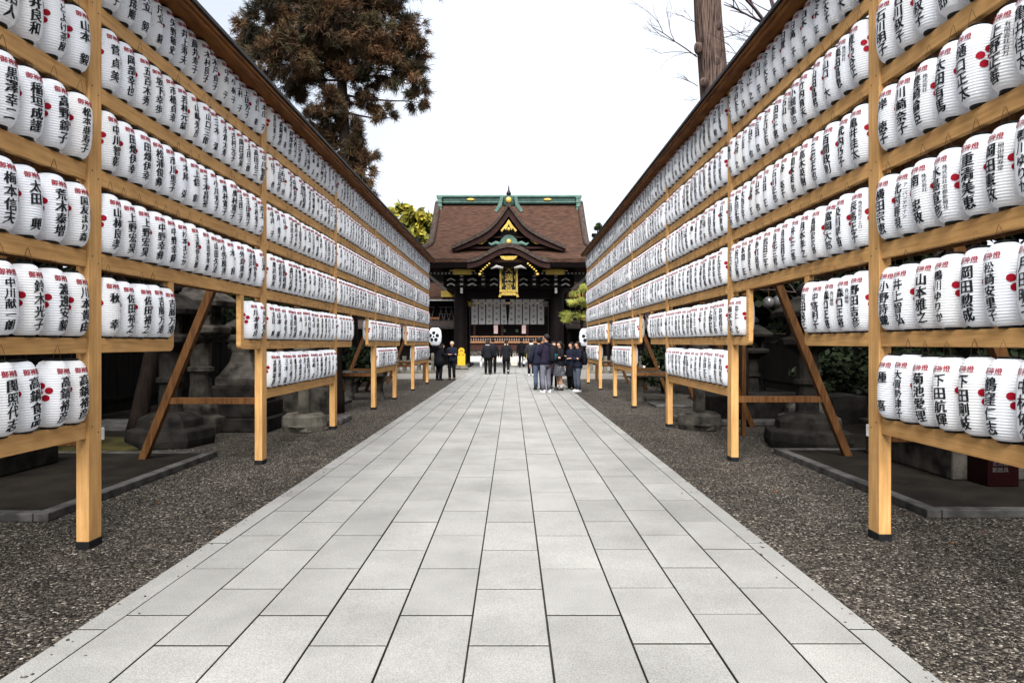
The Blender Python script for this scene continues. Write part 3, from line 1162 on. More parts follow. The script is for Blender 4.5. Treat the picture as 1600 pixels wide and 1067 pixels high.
for (c, r), wk in zip(sb, w):
    k = int(3000 * wk) + 6
    nc = max(3, k // 5)
    d = nrg.normal(size=(nc, 3))
    d /= np.linalg.norm(d, axis=1, keepdims=True)
    cc = d * (.3 + .7 * nrg.random((nc, 1)) ** .5)
    for q in cc:
        m = max(2, k // nc)
        p = q + nrg.normal(size=(m, 3)) * .12
        ps.append(np.array(c) + p * np.array(r))
        dd = p / (np.linalg.norm(p, axis=1, keepdims=True) + 1e-6) * .8 + np.array([0, 0, -.25])
        ds.append(dd)
        tn.append(np.full(m, np.clip(nrg.normal(.5, .3), 0, 1)))
ps, ds, tn = np.concatenate(ps), np.concatenate(ds), np.concatenate(tn)
V, F = brush_needles(ps, ds, .27, 52)
np_mesh('crown', V, F, M_SUGI, np.repeat(tn, 52), ct)

# bare tall trunk behind the right frame, with thin leafless boughs
D = 18.0
bt = thing('bare_tree', 'tall bare grey trunk standing behind the right lantern frame', 'tree', (P(1120, 0, D).x, D, 0))
mb = MB()
cl = [(1122, 536, .44), (1119, 300, .40), (1117, 150, .375), (1112, 90, .36), (1107, 40, .355), (1104, -20, .34), (1100, -90, .30)]
mb.tube([(P(x, y, D).x, D, max(P(x, y, D).z, 0)) for x, y, r in cl], [r for *_, r in cl], 18)
for x, y, s_, kk in ((1120, 96, .07, .11), (1092, 74, .06, .10), (1122, 40, .05, .09), (1100, 128, .05, .08)):
    q = P(x, y, D - .34)
    mb.ball((q.x, q.y + .06, q.z), kk * 1.15, 10, 7, 0, 1, .9, 1.5)
mb.build('trunk', M_BARK, bt, smooth=True)


def twigs(mb, a, d, ln, r, depth, g):
    a, d = Vector(a), Vector(d).normalized()
    b = a + d * ln
    pts = limb(mb, a, b, r, r * .5, 4, .07, 4, g)
    if depth <= 0:
        return
    for i in range(g.choice((2, 3, 3))):
        k = g.choice((1, 2, 3, 4))
        nd = (d + Vector((g.uniform(-1, 1), g.uniform(-.7, .7), g.uniform(-.55, .8))) * .75)
        twigs(mb, pts[k], nd, ln * g.uniform(.45, .72), max(r * .55, .004), depth - 1, g)


mb = MB()
g = random.Random(5)
for (x0, y0, x1, y1, r, dp) in ((1088, 90, 1018, 42, .018, 3), (1088, 86, 1034, 84, .011, 2), (1090, 135, 1056, 121, .010, 2), (1128, 60, 1165, 48, .013, 3), (1128, 100, 1160, 92, .011, 2), (1088, 36, 1066, 24, .01, 2), (1090, 155, 1068, 156, .008, 1)):
    a, b = P(x0, y0, D), P(x1, y1, D - .3)
    twigs(mb, a, b - a, (b - a).length, r, dp, g)
mb.build('bough', M_TWIG, bt)

D = 17.0
b2 = thing('leafless_tree', 'dark leafless tree with fine twigs leaning over the right frame roof', 'tree', (P(1330, 0, D).x, D, 0))
mb = MB()
g = random.Random(9)
fk = P(1215, 60, D)
limb(mb, (P(1330, 0, D).x, D, 0), fk, .17, .085, 9, .04, 8, g)
mb.build('trunk', M_TRUNKD, b2, smooth=True)
mb = MB()
for (x0, y0, x1, y1, r, dp) in ((1215, 60, 1150, -20, .05, 2), (1207, 48, 1130, 8, .024, 2), (1214, 70, 1140, 40, .014, 2), (1222, 80, 1150, 62, .010, 2), (1228, 95, 1150, 82, .014, 2),
                                (1215, 58, 1190, -40, .05, 2), (1220, 60, 1240, -40, .04, 2)):
    a, b = P(x0, y0, D), P(x1, y1, D + g.uniform(-.8, .8))
    twigs(mb, a, b - a, (b - a).length, r, dp, g)
mb.build('bough', M_TWIG, b2)

# trees far beyond
def blobs_px(l, D):
    out = []
    for (x, y, rx, ry) in l:
        c = P(x, y, D)
        k = D / FPX
        out.append(((c.x, D + rng.uniform(-1, 1), c.z), (rx * k, rx * k * .9, ry * k)))
    return out


q = P(640, 536, 58)
tree('broadleaf_tree', 'rounded yellow green tree beyond the left frame beside the gate roof', 'tree', (q.x, 58, 0),
     blobs_px([(625, 345, 28, 22), (655, 352, 24, 22), (640, 375, 36, 24), (670, 372, 16, 18), (610, 385, 30, 30), (660, 400, 26, 20), (690, 395, 14, 22)], 58), 7000, .34, M_YLEAF, M_TRUNKD, .3)
q = P(668, 536, 50)
tree('broadleaf_tree', 'dull olive tree below the yellow green crown left of the gate roof', 'tree', (q.x, 50, 0),
     blobs_px([(655, 392, 20, 18), (672, 398, 14, 14), (640, 400, 22, 22), (662, 420, 24, 26)], 50), 2600, .26, M_OLIVE, M_TRUNKD, .2)
q = P(935, 536, 62)
tree('broadleaf_tree', 'sparse dark tree showing just above the right frame beside the gate roof', 'tree', (q.x, 62, 0),
     blobs_px([(936, 360, 8, 8), (928, 374, 9, 9), (944, 372, 10, 12), (925, 392, 10, 10), (940, 395, 16, 14)], 62), 1500, .26, M_DARKLEAF, M_TRUNKD, .2)

# layered pine in front of the right wing of the gate
D = 37.0
pt = thing('pine_tree', 'clipped pine with flat yellow green pads right of the gate', 'tree', (P(905, 0, D).x, D, 0))
pads = [(912, 455, 17, 6), (902, 459, 9, 4), (900, 474, 14, 5), (916, 476, 16, 6), (890, 478, 8, 4), (888, 492, 14, 5), (908, 494, 17, 6), (886, 499, 12, 4), (918, 500, 14, 6)]
bl = blobs_px(pads, D)
mb = MB()
pp = limb(mb, (P(905, 0, D).x, D, 0), (P(908, 0, D).x, D, P(0, 455, D).z), .13, .05, 8, .05, 8)
for c, r in bl:
    k = min(range(len(pp)), key=lambda i: abs(pp[i].z - c[2] + .2))
    limb(mb, pp[k], c, .04, .02, 5, .1)
mb.build('trunk', M_TRUNKD, pt, smooth=True)
p, tn = blob_points(bl, 1300)
V, F = brush_needles(p, np.tile(np.array([[0, 0, .9]]), (len(p), 1)), .16, 9)
np_mesh('crown', V, F, M_PINE, np.repeat(tn, 9), pt)

# dark evergreens behind the frames, with unseen parts added to block light
k = 0
for s_, word in ((-1, 'left'), (1, 'right')):
    ys = [-2.0, 2.5, 6.5, 10.0, 13.5, 17.0, 21.0, 25.5, 30.0]  # the first of each row is added unseen behind the camera to block light
    for i, y in enumerate(ys):
        x = s_ * (10.2 + rng.uniform(-.5, .9))
        h = 5.4 + rng.uniform(-.5, .9)
        bl = [((x + rng.uniform(-.7, .7), y + rng.uniform(-1.2, 1.2), z), (1.5, 1.7, 1.2)) for z in (1.6, 2.5, 3.4, 4.3, h - .6, 1.2, 3.0)]
        bl += [((s_ * xx, y + rng.uniform(-1.2, 1.2), zz), (1.3, 1.9, .75)) for xx, zz in ((8.6, 5.2), (7.3, 5.6), (6.2, 5.3), (5.3, 5.0))]  # hidden overhanging canopies, added to shade the ground behind the frames
        tree('evergreen_tree', ORD[i] + ' dark evergreen in the row behind the ' + word + ' plank fence', 'tree', (x, y, 0), bl, 5200, .24,
             M_DARKLEAF, M_TRUNKD, .14, group='dark evergreens behind the fences', limbs=False)


# ------------------------------------------------------------------ plank fences behind the frames
for s_, word in ((-1, 'left'), (1, 'right')):
    fe = thing('plank_fence', 'dark weathered plank fence behind the ' + word + ' lantern frame', 'fence', (s_ * 7.6, 2.0, 0))
    mb = MB()
    y = 1.0
    while y < 29:
        wd = rng.uniform(.17, .21)
        h = 1.72 + rng.uniform(-.02, .02)
        mb.box(s_ * 7.6 - .015, s_ * 7.6 + .015, y, y + wd, .12, h)
        y += wd + rng.choice((.012, .012, .012, .035))
    mb.build('planks', M_FENCE, fe)
    for z in (.35, 1.45):
        mb = MB()
        mb.box(s_ * 7.6 + .02 * -s_ - .03, s_ * 7.6 + .02 * -s_ + .03, 1.0, 29, z, z + .07)
        mb.build('fence_rail', M_FENCE, fe)
    for i in range(11):
        mb = MB()
        mb.box(s_ * 7.6 - .06, s_ * 7.6 + .06, 1.0 + i * 2.8, 1.12 + i * 2.8, 0, 1.85)
        mb.build('fence_post', M_FENCE, fe, bevel=.006)
    mb = MB()
    mb.box(s_ * 7.6 - .10, s_ * 7.6 + .10, .9, 29.1, 1.86, 1.93)
    mb.build('capping', M_FENCE, fe)

# ------------------------------------------------------------------ stone platforms with curb and plinth
for s_, X0, Y0, Y1, word in ((-1, 3.74, 5.5, 8.68, 'left'), (1, 3.42, 5.62, 8.95, 'right')):
    t = thing('stone_platform', 'low dark stone platform with a pale curb behind the nearest ' + word + ' post', 'platform', (s_ * (X0 + 1.5), (Y0 + Y1) / 2, 0))
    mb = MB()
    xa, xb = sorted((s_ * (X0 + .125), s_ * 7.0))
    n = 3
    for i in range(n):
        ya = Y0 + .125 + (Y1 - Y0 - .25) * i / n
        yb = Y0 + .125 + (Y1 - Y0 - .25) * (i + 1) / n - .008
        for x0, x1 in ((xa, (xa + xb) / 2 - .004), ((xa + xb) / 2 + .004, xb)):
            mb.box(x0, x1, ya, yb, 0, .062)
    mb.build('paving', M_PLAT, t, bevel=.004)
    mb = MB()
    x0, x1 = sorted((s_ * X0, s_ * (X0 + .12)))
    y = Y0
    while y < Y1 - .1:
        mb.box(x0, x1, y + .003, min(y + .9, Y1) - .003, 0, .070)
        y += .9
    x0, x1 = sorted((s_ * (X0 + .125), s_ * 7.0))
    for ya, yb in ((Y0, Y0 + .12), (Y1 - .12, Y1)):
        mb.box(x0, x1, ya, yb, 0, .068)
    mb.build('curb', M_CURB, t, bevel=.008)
    # block plinth on it
    xp = s_ * (X0 + (1.50 if s_ < 0 else 1.0))
    x0, x1 = sorted((xp, xp + s_ * 1.6))
    ya, yb = (6.55, 7.9) if s_ < 0 else (6.85, 8.55)
    pl = thing('stone_plinth', 'rectangular stone plinth on the ' + word + ' platform under the lowest lanterns', 'plinth', ((x0 + x1) / 2, (ya + yb) / 2, .062))
    mb = MB()
    mb.box(x0, x1, ya, yb, .063, .44)
    mb.build('block', M_STONED if s_ < 0 else M_STONE, pl, bevel=.02)
    mb = MB()
    mb.box(x0 - .06, x1 + .06, ya - .06, yb + .06, .442, .50)
    mb.build('capstone', M_STONED, pl, bevel=.015)
    gx = x0 + .55 if s_ > 0 else x1 - .35
    gt = thing('gilt_box', 'small gilt offering box with round studs on the ' + word + ' stone plinth', 'box', (gx, ya + .2, .521))
    mb = MB()
    mb.box(gx - .19, gx + .19, ya + .06, ya + .32, .522, .68)
    mb.build('case', M_GOLD, gt, bevel=.012)
    for dx in (-.09, .09):
        mb = MB()
        mb.ball((gx + dx, ya + .055, .60), .035, 10, 6, 0, 1, .5)
        mb.build('stud', M_GOLD, gt, smooth=True)

# red box beside the right plinth
M_REDBOX = mat('dark_red_paint', (0.008, 0.0007, 0.0010), (0.006, 0.0006, 0.0008), 0.5, 9)
M_WHITEP = mat('white_letter', (0.07, 0.06, 0.06), None, 0.6, 9)
q = P(1568, 765, 6.55)
rb = thing('red_box', 'dark red metal box with two lines of white lettering beside the right stone plinth', 'box', (q.x, 6.55, .063))
mb = MB()
mb.box(q.x - .15, q.x + .15, 6.55, 6.85, .064, .36)
mb.build('case', M_REDBOX, rb, bevel=.008)
mb = MB()
mb.box(q.x - .155, q.x + .155, 6.545, 6.855, .36, .385)
mb.build('lid', M_REDBOX, rb, bevel=.006)
mb = MB()
glyphs('たん消防器具')
flat_text(mb, 'たん消', (q.x - .03, 6.549, .285), .052, (1, 0, 0), (0, 0, 1), (0, -1, 0), False, lift=.002)
flat_text(mb, '防器具', (q.x - .03, 6.549, .225), .052, (1, 0, 0), (0, 0, 1), (0, -1, 0), False, lift=.002)
mb.build('lettering', M_WHITEP, rb)

# ------------------------------------------------------------------ stone lanterns and other stones behind the frames
def stone_lantern(label, x, y, h, m, base=.5, seg=6, rot=.3, rough=True):
    t = thing('stone_lantern', label, 'stone lantern', (x, y, 0), 'stone lanterns behind the frames')
    k = h / 2.3
    mb = MB()
    mb.lathe([(base * 1.05, 0), (base * 1.08, .10 * k), (base * 1.04, .22 * k), (base * .80, .25 * k), (base * .78, .36 * k), (base * .70, .39 * k), (base * .42, .46 * k)], (x, y, 0), seg, rot=rot)
    mb.build('base', m, t, bevel=.015)
    mb = MB()
    mb.lathe([(.17 * k, .44 * k), (.155 * k, .5 * k), (.145 * k, .86 * k), (.185 * k, .87 * k), (.185 * k, .93 * k), (.145 * k, .94 * k), (.15 * k, 1.28 * k), (.18 * k, 1.32 * k)], (x, y, 0), 14)
    mb.build('column', m, t)
    mb = MB()
    mb.lathe([(.20 * k, 1.32 * k), (.40 * k, 1.42 * k), (.42 * k, 1.50 * k), (.30 * k, 1.54 * k)], (x, y, 0), seg, rot=rot)
    mb.build('platform', m, t, bevel=.01)
    fb = MB()
    for i in range(6):
        a = rot + PI / 3 * i
        fb.bar((x + .24 * k * math.cos(a), y + .24 * k * math.sin(a), 1.53 * k), (x + .24 * k * math.cos(a), y + .24 * k * math.sin(a), 1.80 * k), .085 * k, .085 * k)
    fb.lathe([(.16 * k, 1.53 * k), (.16 * k, 1.80 * k)], (x, y, 0), 6, rot=rot)
    fb.build('fire_box', m, t)
    mb = MB()
    mb.lathe([(.50 * k, 1.80 * k), (.53 * k, 1.87 * k), (.40 * k, 1.95 * k), (.22 * k, 2.06 * k), (.10 * k, 2.10 * k)], (x, y, 0), seg, rot=rot)
    mb.build('roof', m, t, bevel=.01)
    mb = MB()
    mb.lathe([(.08 * k, 2.09 * k), (.14 * k, 2.13 * k), (.15 * k, 2.20 * k), (.09 * k, 2.27 * k), (.01, 2.34 * k)], (x, y, 0), 12)
    mb.build('finial', m, t, smooth=True)
    return t


stone_lantern('weathered dark stone lantern on a rough round base behind the left brace', -4.85, 9.7, 2.35, M_STONED, .55)
stone_lantern('tall grey stone lantern with ringed column behind the left frame strut', -5.1, 11.2, 2.6, M_STONE, .5)
stone_lantern('squat grey stone lantern beside the left second post', -5.0, 13.0, 2.15, M_STONE, .62)
stone_lantern('dark stone lantern on a broad rough base behind the right brace', 4.15, 9.6, 2.3, M_STONED, .58)
stone_lantern('grey stone lantern with thick column behind the right frame tie beam', 4.9, 11.3, 2.45, M_STONE, .5)
stone_lantern('small stone lantern farther back behind the right second post', 5.0, 14.2, 2.0, M_STONED, .5)

# broad baluster pedestal between lanterns on the left
q = Vector((-4.55, 11.6, 0))
t = thing('stone_pedestal', 'pale concave stone pedestal on stepped slabs behind the left second post', 'pedestal', q)
mb = MB()
mb.box(q.x - .62, q.x + .62, q.y - .62, q.y + .62, 0, .22)
mb.box(q.x - .5, q.x + .5, q.y - .5, q.y + .5, .222, .46)
mb.box(q.x - .40, q.x + .40, q.y - .40, q.y + .40, .462, .72)
mb.build('steps', M_STONED, t, bevel=.02)
mb = MB()
mb.lathe([(.50, .72), (.50, .86), (.42, .92), (.26, 1.12), (.21, 1.28), (.27, 1.44), (.34, 1.5), (.34, 1.58)], (q.x, q.y, 0), 4, rot=PI / 4)
mb.build('baluster', M_STONE, t, bevel=.015)

for s_, x, y, m, label in ((-1, -3.42, 11.25, M_STONEP, 'short pale stone post on a round mossy base behind the left frame'),
                           (1, 3.14, 11.45, M_STONE, 'grey stone post on a round fluted base behind the right frame')):
    t = thing('stone_post', label, 'stone post', (x, y, 0), 'stone posts behind the frames')
    mb = MB()
    mb.rock((x, y, .10), .36, .34, .18, 4, 0, 16, 8)
    mb.lathe([(.34, 0), (.36, .10), (.35, .24), (.28, .29)], (x, y, 0), 18)
    mb.build('base', M_STONEP if s_ < 0 else M_STONE, t)
    mb = MB()
    mb.lathe([(.10, .27), (.095, 1.25)], (x, y, 0), 16)
    mb.build('shaft', m, t, smooth=False)
    if s_ > 0 or True:
        mb = MB()
        mb.lathe([(.14, 1.25), (.17, 1.30), (.17, 1.40), (.06, 1.46)], (x, y, 0), 16)
        mb.build('cap', m, t)

# flat slab stones and low blocks
for i, (x, y, sx, sy, h, m, label) in enumerate((
        (-6.3, 11.6, .9, .5, .10, M_CURB, 'pale flat slab lying by the left plank fence'),
        (-5.4, 11.9, .30, .22, .34, M_STONEP, 'small upright pale block standing on gravel near the left fence'),
        (-3.95, 12.4, .95, .4, .10, M_CURB, 'pale flat slab behind the short left stone post'),
        (-5.0, 13.9, 1.4, .4, .55, M_STONE, 'long low stone block behind the left lantern frame'),
        (3.95, 12.3, .95, .5, .10, M_CURB, 'pale flat slab behind the right fluted stone post'),
        (4.9, 12.6, 1.4, .5, .50, M_STONED, 'long low dark stone block behind the right frame'),
        (-4.4, 16.2, .5, .5, .08, M_CURB, 'pale flat slab behind the fourth left post'),
        (3.6, 15.6, .4, .4, .06, M_CURB, 'pale flat slab behind the fourth right post'))):
    mb = MB()
    mb.box(x - sx, x + sx, y - sy, y + sy, 0.0, h)
    o = mb.build('stone_slab' if h < .2 else 'stone_block', m, None, bevel=.02)
    tag(o, label, 'stone')

# stone benches
for x, y, label in ((-3.75, 17.3, 'low stone bench behind the left frame between its fourth and fifth posts'),
                    (3.55, 16.9, 'grey stone bench with curved legs behind the right frame')):
    t = thing('stone_bench', label, 'bench', (x, y, 0), 'stone benches behind the frames')
    mb = MB()
    mb.box(x - .55, x + .55, y - .3, y + .3, .60, .74)
    mb.build('seat', M_STONE, t, bevel=.03)
    for dx in (-.38, .38):
        mb = MB()
        mb.lathe([(.17, 0), (.11, .2), (.10, .36), (.16, .6)], (x + dx, y, 0), 12)
        mb.build('leg', M_STONE, t)

# trunks standing close behind the frames
for x, y, r, lean, label in ((-3.62, 14.1, .19, -.1, 'dark tree trunk behind the left frame between third and fourth posts'),
                             (-6.0, 10.9, .15, .35, 'leaning dark trunk of a small plum tree by the left fence'),
                             (4.02, 12.1, .16, .05, 'straight dark trunk behind the right second post'),
                             (5.9, 10.4, .15, -.3, 'leaning dark trunk of a small plum tree by the right fence')):
    t = thing('plum_tree', label, 'tree', (x, y, 0))
    mb = MB()
    g = random.Random(int(y * 7))
    top = Vector((x + lean, y + .1, 2.3))
    limb(mb, (x, y, 0), top, r, r * .6, 9, .04, 7, g)
    mb.build('trunk', M_TRUNKD, t, smooth=True)
    if abs(x) < 4.5:
        continue
    mb = MB()
    for k in range(6):
        a = top - Vector((0, 0, g.uniform(0, .9)))
        d = Vector((g.uniform(-1, 1), g.uniform(-1, 1), g.uniform(.0, .9)))
        twigs(mb, a, d, g.uniform(.6, 1.1), .03, 2, g)
    mb.build('branches', M_TWIG, t)

# bushes low behind the right frame
for x, y, r, label in ((5.9, 8.6, .9, 'dark leafy bush behind the nearest right brace'), (6.2, 10.6, .9, 'dark leafy bush by the right plank fence'),
                       (4.3, 19.5, .8, 'rounded dark bush behind the fifth right post'), (-4.5, 19.8, .8, 'rounded dark bush behind the fifth left post'),
                       (-6.4, 8.8, .6, 'low dark bush by the left plank fence'), (6.4, 13.5, .9, 'dark leafy bush beyond the right stone lanterns')):
    t = thing('evergreen_bush', label, 'bush', (x, y, 0))
    bl = [((x + rng.uniform(-.3, .3), y + rng.uniform(-.3, .3), r * .7 + rng.uniform(0, r * .7)), (r * .7, r * .7, r * .6)) for _ in range(5)]
    p, tn = blob_points(bl, 2200)
    V, F = leaf_cloud(p, .075)
    np_mesh('foliage', V, F, M_DARKLEAF, tn, t)
    mb = MB()
    limb(mb, (x, y, 0), (x, y, r), .05, .03, 6)
    mb.build('stem', M_TRUNKD, t)

# moss patch and a hanging glass globe lamp pair on the right
M_MOSS = mat('moss', (0.05, 0.043, 0.014), (0.02, 0.018, 0.008), 0.95, 4, bump=.5, bscale=60)
mb = MB()
mb.lathe([(1.15, .004), (1.0, .03), (.6, .055), (.05, .06)], (-5.9, 9.6, 0), 26, sy=.7)
tag(mb.build('moss', M_MOSS, None, smooth=True), 'flat brown green moss patch on the ground by the left fence', 'moss', kind='stuff')
M_GLOBE = mat('clouded_glass', (0.09, 0.085, 0.085), (0.04, 0.038, 0.038), 0.25, 6, spec=.6)
for i, (px_, py_, label) in enumerate(((1201, 473, 'left clouded glass globe hanging behind the right brace'), (1216, 471, 'right clouded glass globe hanging behind the right brace'))):
    q = P(px_, py_, 10.6)
    t = thing('globe_lamp', label, 'lamp', q, 'glass globes hanging behind the right frame')
    mb = MB()
    mb.ball(q, .085, 14, 10, 0, 1, 1, 1.1)
    mb.build('globe', M_GLOBE, t, smooth=True)
    mb = MB()
    mb.tube([(q.x, q.y, q.z + .085), (q.x, q.y, q.z + .9)], .006, 5)
    mb.build('cord', M_CORD, t)
mb = MB()
q = P(1208, 0, 10.6)
mb.bar((q.x - .5, 10.6, 2.98), (q.x + 1.6, 10.6, 2.98), .05, .05)
for xx in (q.x - .45, q.x + 1.55):
    mb.bar((xx, 10.63, 0), (xx, 10.63, 3.0), .06, .06)
tag(mb.build('lamp_rack', M_STRUT), 'thin wooden rack carrying two glass globes behind the right brace', 'rack')


# small white switch boxes on the nearest posts
M_WBOX = mat('white_plastic', (0.5, 0.5, 0.49), None, 0.4, 9, spec=.3)
for s_, X, y, word in ((-1, 2.956, 4.77, 'left'), (1, 2.666, 4.96, 'right')):
    x = s_ * (X + .03)
    t = thing('switch_box', 'small white switch box on the back of the nearest ' + word + ' post', 'switch', (x, y + .152, .78))
    mb = MB()
    mb.box(x - .028, x + .028, y + .1515, y + .19, .74, .83)
    mb.build('case', M_WBOX, t, bevel=.005)


# ------------------------------------------------------------------ the shrine gate
GX = -.18
M_THATCH = mat('bark_thatch', (0.066, 0.034, 0.0225), (0.013, 0.0075, 0.0058), 0.9, 3.0, (.9, 1.6, 8.0), 1.0, 8, detail=8, lo=.3, hi=.7)
M_THEND = mat('thatch_end', (0.062, 0.046, 0.038), (0.014, 0.0095, 0.008), 0.9, 4, (2, 2, 9), .5, 8, detail=6)
gate = thing('shrine_gate', 'two storey timber shrine gate with brown bark roof, copper ridge and curved gables', 'gate', (GX, 40, 0))
RY, RZ, EY, EZ = 42.0, 10.0, 36.4, 5.95


def roof_z(t):
    return EZ + (RZ - EZ) * (1 - t) ** 1.32


def roof_w(t):
    return 4.42 + (0 if t < .62 else 2.6 * ((t - .62) / .38) ** 1.6)


mb = MB()
for sgn in (1, -1):
    rows = []
    for i in range(25):
        t = i / 24
        y = RY - sgn * (RY - EY) * t
        w_ = roof_w(t)
        row = []
        for j in range(33):
            f = -1 + 2 * j / 32
            lift = .35 * max(0, (abs(f) - .7) / .3) ** 2 * max(0, (t - .7) / .3)
            row.append((GX + w_ * f, y, roof_z(t) + lift))
        rows.append(row)
    last = rows[-1]
    rows.append([(p[0], p[1] + sgn * .03, p[2] - .20) for p in last])
    mb.grid(rows)
g_roof = mb.build('roof', M_THATCH, gate, smooth=False)
mb = MB()
for sgn in (1, -1):
    last = [(GX + roof_w(1) * (-1 + 2 * j / 32), RY - sgn * (RY - EY), roof_z(1) + .35 * max(0, (abs(-1 + 2 * j / 32) - .7) / .3) ** 2) for j in range(33)]
    mb.grid([[(p[0], p[1] + sgn * .03, p[2] - .202) for p in last], [(p[0], p[1] + sgn * .16, p[2] - .42) for p in last], [(p[0] * .98, p[1] + sgn * .5, p[2] - .45) for p in last], [(p[0] * .9, p[1] + sgn * 2.4, p[2] + .15) for p in last]])
mb.build('eave_edge', M_GATEW, g_roof)
for sx in (-1, 1):
    mb = MB()
    path, rad = [], []
    for i in range(17):
        t = i / 16 * .74
        path.append((GX + sx * (roof_w(t) - .05), RY - (RY - EY) * t - .02, roof_z(t) + .03))
        rad.append(.19)
    mb.tube(path, rad, 8)
    mb.build('verge', M_THEND, g_roof, smooth=True)
# copper ridge
mb = MB()
mb.box(GX - 4.24, GX + 4.24, RY - .28, RY + .28, RZ - .05, RZ + .34)
rdg = mb.build('ridge', M_COPPERD, g_roof, bevel=.02)
mb = MB()
mb.box(GX - 4.40, GX + 4.40, RY - .36, RY + .36, RZ + .34, RZ + .42)
mb.box(GX - 4.22, GX + 4.22, RY - .31, RY + .31, RZ + .01, RZ + .06)
mb.tube([(GX - 4.46, RY, RZ + .46), (GX + 4.46, RY, RZ + .46)], .08, 10)
mb.build('ridge_cap', M_COPPER, rdg, bevel=.015)
for sx in (-1, 1):
    mb = MB()
    mb.box(GX + sx * 4.22 - .13, GX + sx * 4.22 + .13, RY - .50, RY + .50, RZ - .60, RZ + .40)
    for dz in (.28, .02, -.24):
        mb.box(GX + sx * 4.22 - .17, GX + sx * 4.22 + .17, RY - .53, RY + .53, RZ + dz - .05, RZ + dz + .02)
    mb.build('ridge_end', M_COPPER, rdg, bevel=.02)
    mb = MB()
    mb.ball((GX + sx * 2.35, RY - .30, RZ + .19), .2, 12, 8, 0, 1.3, .3, .45)
    mb.build('crest', M_GOLD, rdg, smooth=True)


def band(mb, outer, inner, y0, y1):
    """solid strip between two curves in x-z, y0..y1"""
    n = len(outer)
    v = []
    for y in (y0, y1):
        v += [(x, y, z) for x, z in outer] + [(x, y, z) for x, z in inner]
    f = []
    for i in range(n - 1):
        f += [(i, n + i, n + i + 1, i + 1), (2 * n + i, 2 * n + i + 1, 3 * n + i + 1, 3 * n + i),
              (i, i + 1, 2 * n + i + 1, 2 * n + i), (n + i, 3 * n + i, 3 * n + i + 1, n + i + 1)]
    f += [(0, 2 * n, 3 * n, n), (n - 1, 2 * n - 1, 4 * n - 1, 3 * n - 1)]
    mb.add(v, f)


def smooth_curve(pts, n):
    xs, zs = np.array([p[0] for p in pts]), np.array([p[1] for p in pts])
    x = np.linspace(xs[0], xs[-1], n)
    z = np.interp(x, xs, zs)
    for _ in range(3):
        z[1:-1] = (z[:-2] + 2 * z[1:-1] + z[2:]) / 4
    return x, z


def mirror(x, z):
    return [(GX - a, b) for a, b in zip(x[::-1], z[::-1])] + [(GX + a, b) for a, b in zip(x[1:], z[1:])]


# ridge-end ornament over the dormer with gold crest, green fins and a dark spire
mb = MB()
mb.lathe([(.34, .0), (.40, .12), (.34, .34), (.22, .50), (.12, .58)], (GX, 37.4, 8.95), 14, sy=.5)
orn = mb.build('ridge_ornament', M_COPPERD, gate)
mb = MB()
mb.lathe([(.10, 9.5), (.14, 9.62), (.09, 9.72), (.05, 9.78), (.02, 10.05)], (GX, 37.4, 0), 10)
mb.build('spire', M_RIM, orn)
mb = MB()
mb.ball((GX, 37.18, 9.22), .17, 14, 8, 0, 1, .4, 1)
mb.build('crest', M_GOLD, orn, smooth=True)
for sx in (-1, 1):
    mb = MB()
    mb.prism([(GX + sx * .28, 9.42), (GX + sx * .46, 9.40), (GX + sx * .52, 9.05), (GX + sx * .78, 8.62), (GX + sx * .66, 8.52), (GX + sx * .38, 8.86)], 'y', 37.06, 37.3)
    mb.build('fin', M_COPPER, orn, bevel=.01)
mb = MB()
mb.tube([(GX, 37.4, 9.14), (GX, 42.0, 9.14)], .16, 8)
mb.build('dormer_ridge', M_COPPERD, orn)

# front dormer gable
hx, hz = smooth_curve([(0, 9.10), (.3, 8.66), (.62, 8.22), (.94, 7.87), (1.5, 7.50), (1.95, 7.28), (2.5, 7.02), (3.15, 6.74)], 22)
out = mirror(hx, hz)
th = .30 - .06 * (hx / hx[-1])
mid = mirror(hx * .985, hz - th * .75)
inn = mirror(hx * .93, hz - .34 - .40 + .46 * (hx / hx[-1]))
mb = MB()
band(mb, out, mid, 37.15, 41.6)
dg_ = mb.build('dormer_roof', M_THEND, gate)
mb = MB()
band(mb, [(a, b - .004) for a, b in mid], inn, 37.28, 37.46)
bgb = mb.build('bargeboard', M_GATER, dg_)
mb = MB()
poly = [(a, b + .02) for a, b in inn] + [(GX + 2.93, 6.35), (GX - 2.93, 6.35)]
mb.prism(poly, 'y', 37.9, 38.1)
mb.build('gable_wall', M_GATEW, dg_)
mb = MB()
mb.box(GX - 2.7, GX + 2.7, 37.5, 37.9, 6.62, 6.72)
mb.box(GX - 1.9, GX + 1.9, 37.55, 37.9, 7.22, 7.30)
mb.build('gable_beam', M_GATER, dg_)
# gilt pendant at the peak
mb = MB()
for sx in (-1, 1):
    mb.prism([(GX, 8.16), (GX + sx * .15, 7.92), (GX + sx * .44, 7.56), (GX + sx * .36, 7.48), (GX + sx * .23, 7.68), (GX + sx * .15, 7.58), (GX, 7.90)], 'y', 37.12, 37.24)
mb.ball((GX, 37.16, 7.64), .10, 10, 8, 0, 1, .5)
mb.build('gilt_pendant', M_GOLD, bgb)
for sx in (-1, 1):
    mb = MB()
    x = GX + sx * 1.38
    mb.prism([(x - sx * .22, 7.08), (x - sx * .12, 7.10), (x + sx * .28, 6.86), (x + sx * .10, 6.86)], 'y', 37.42, 37.5)
    mb.build('gilt_fitting', M_GOLD, bgb)
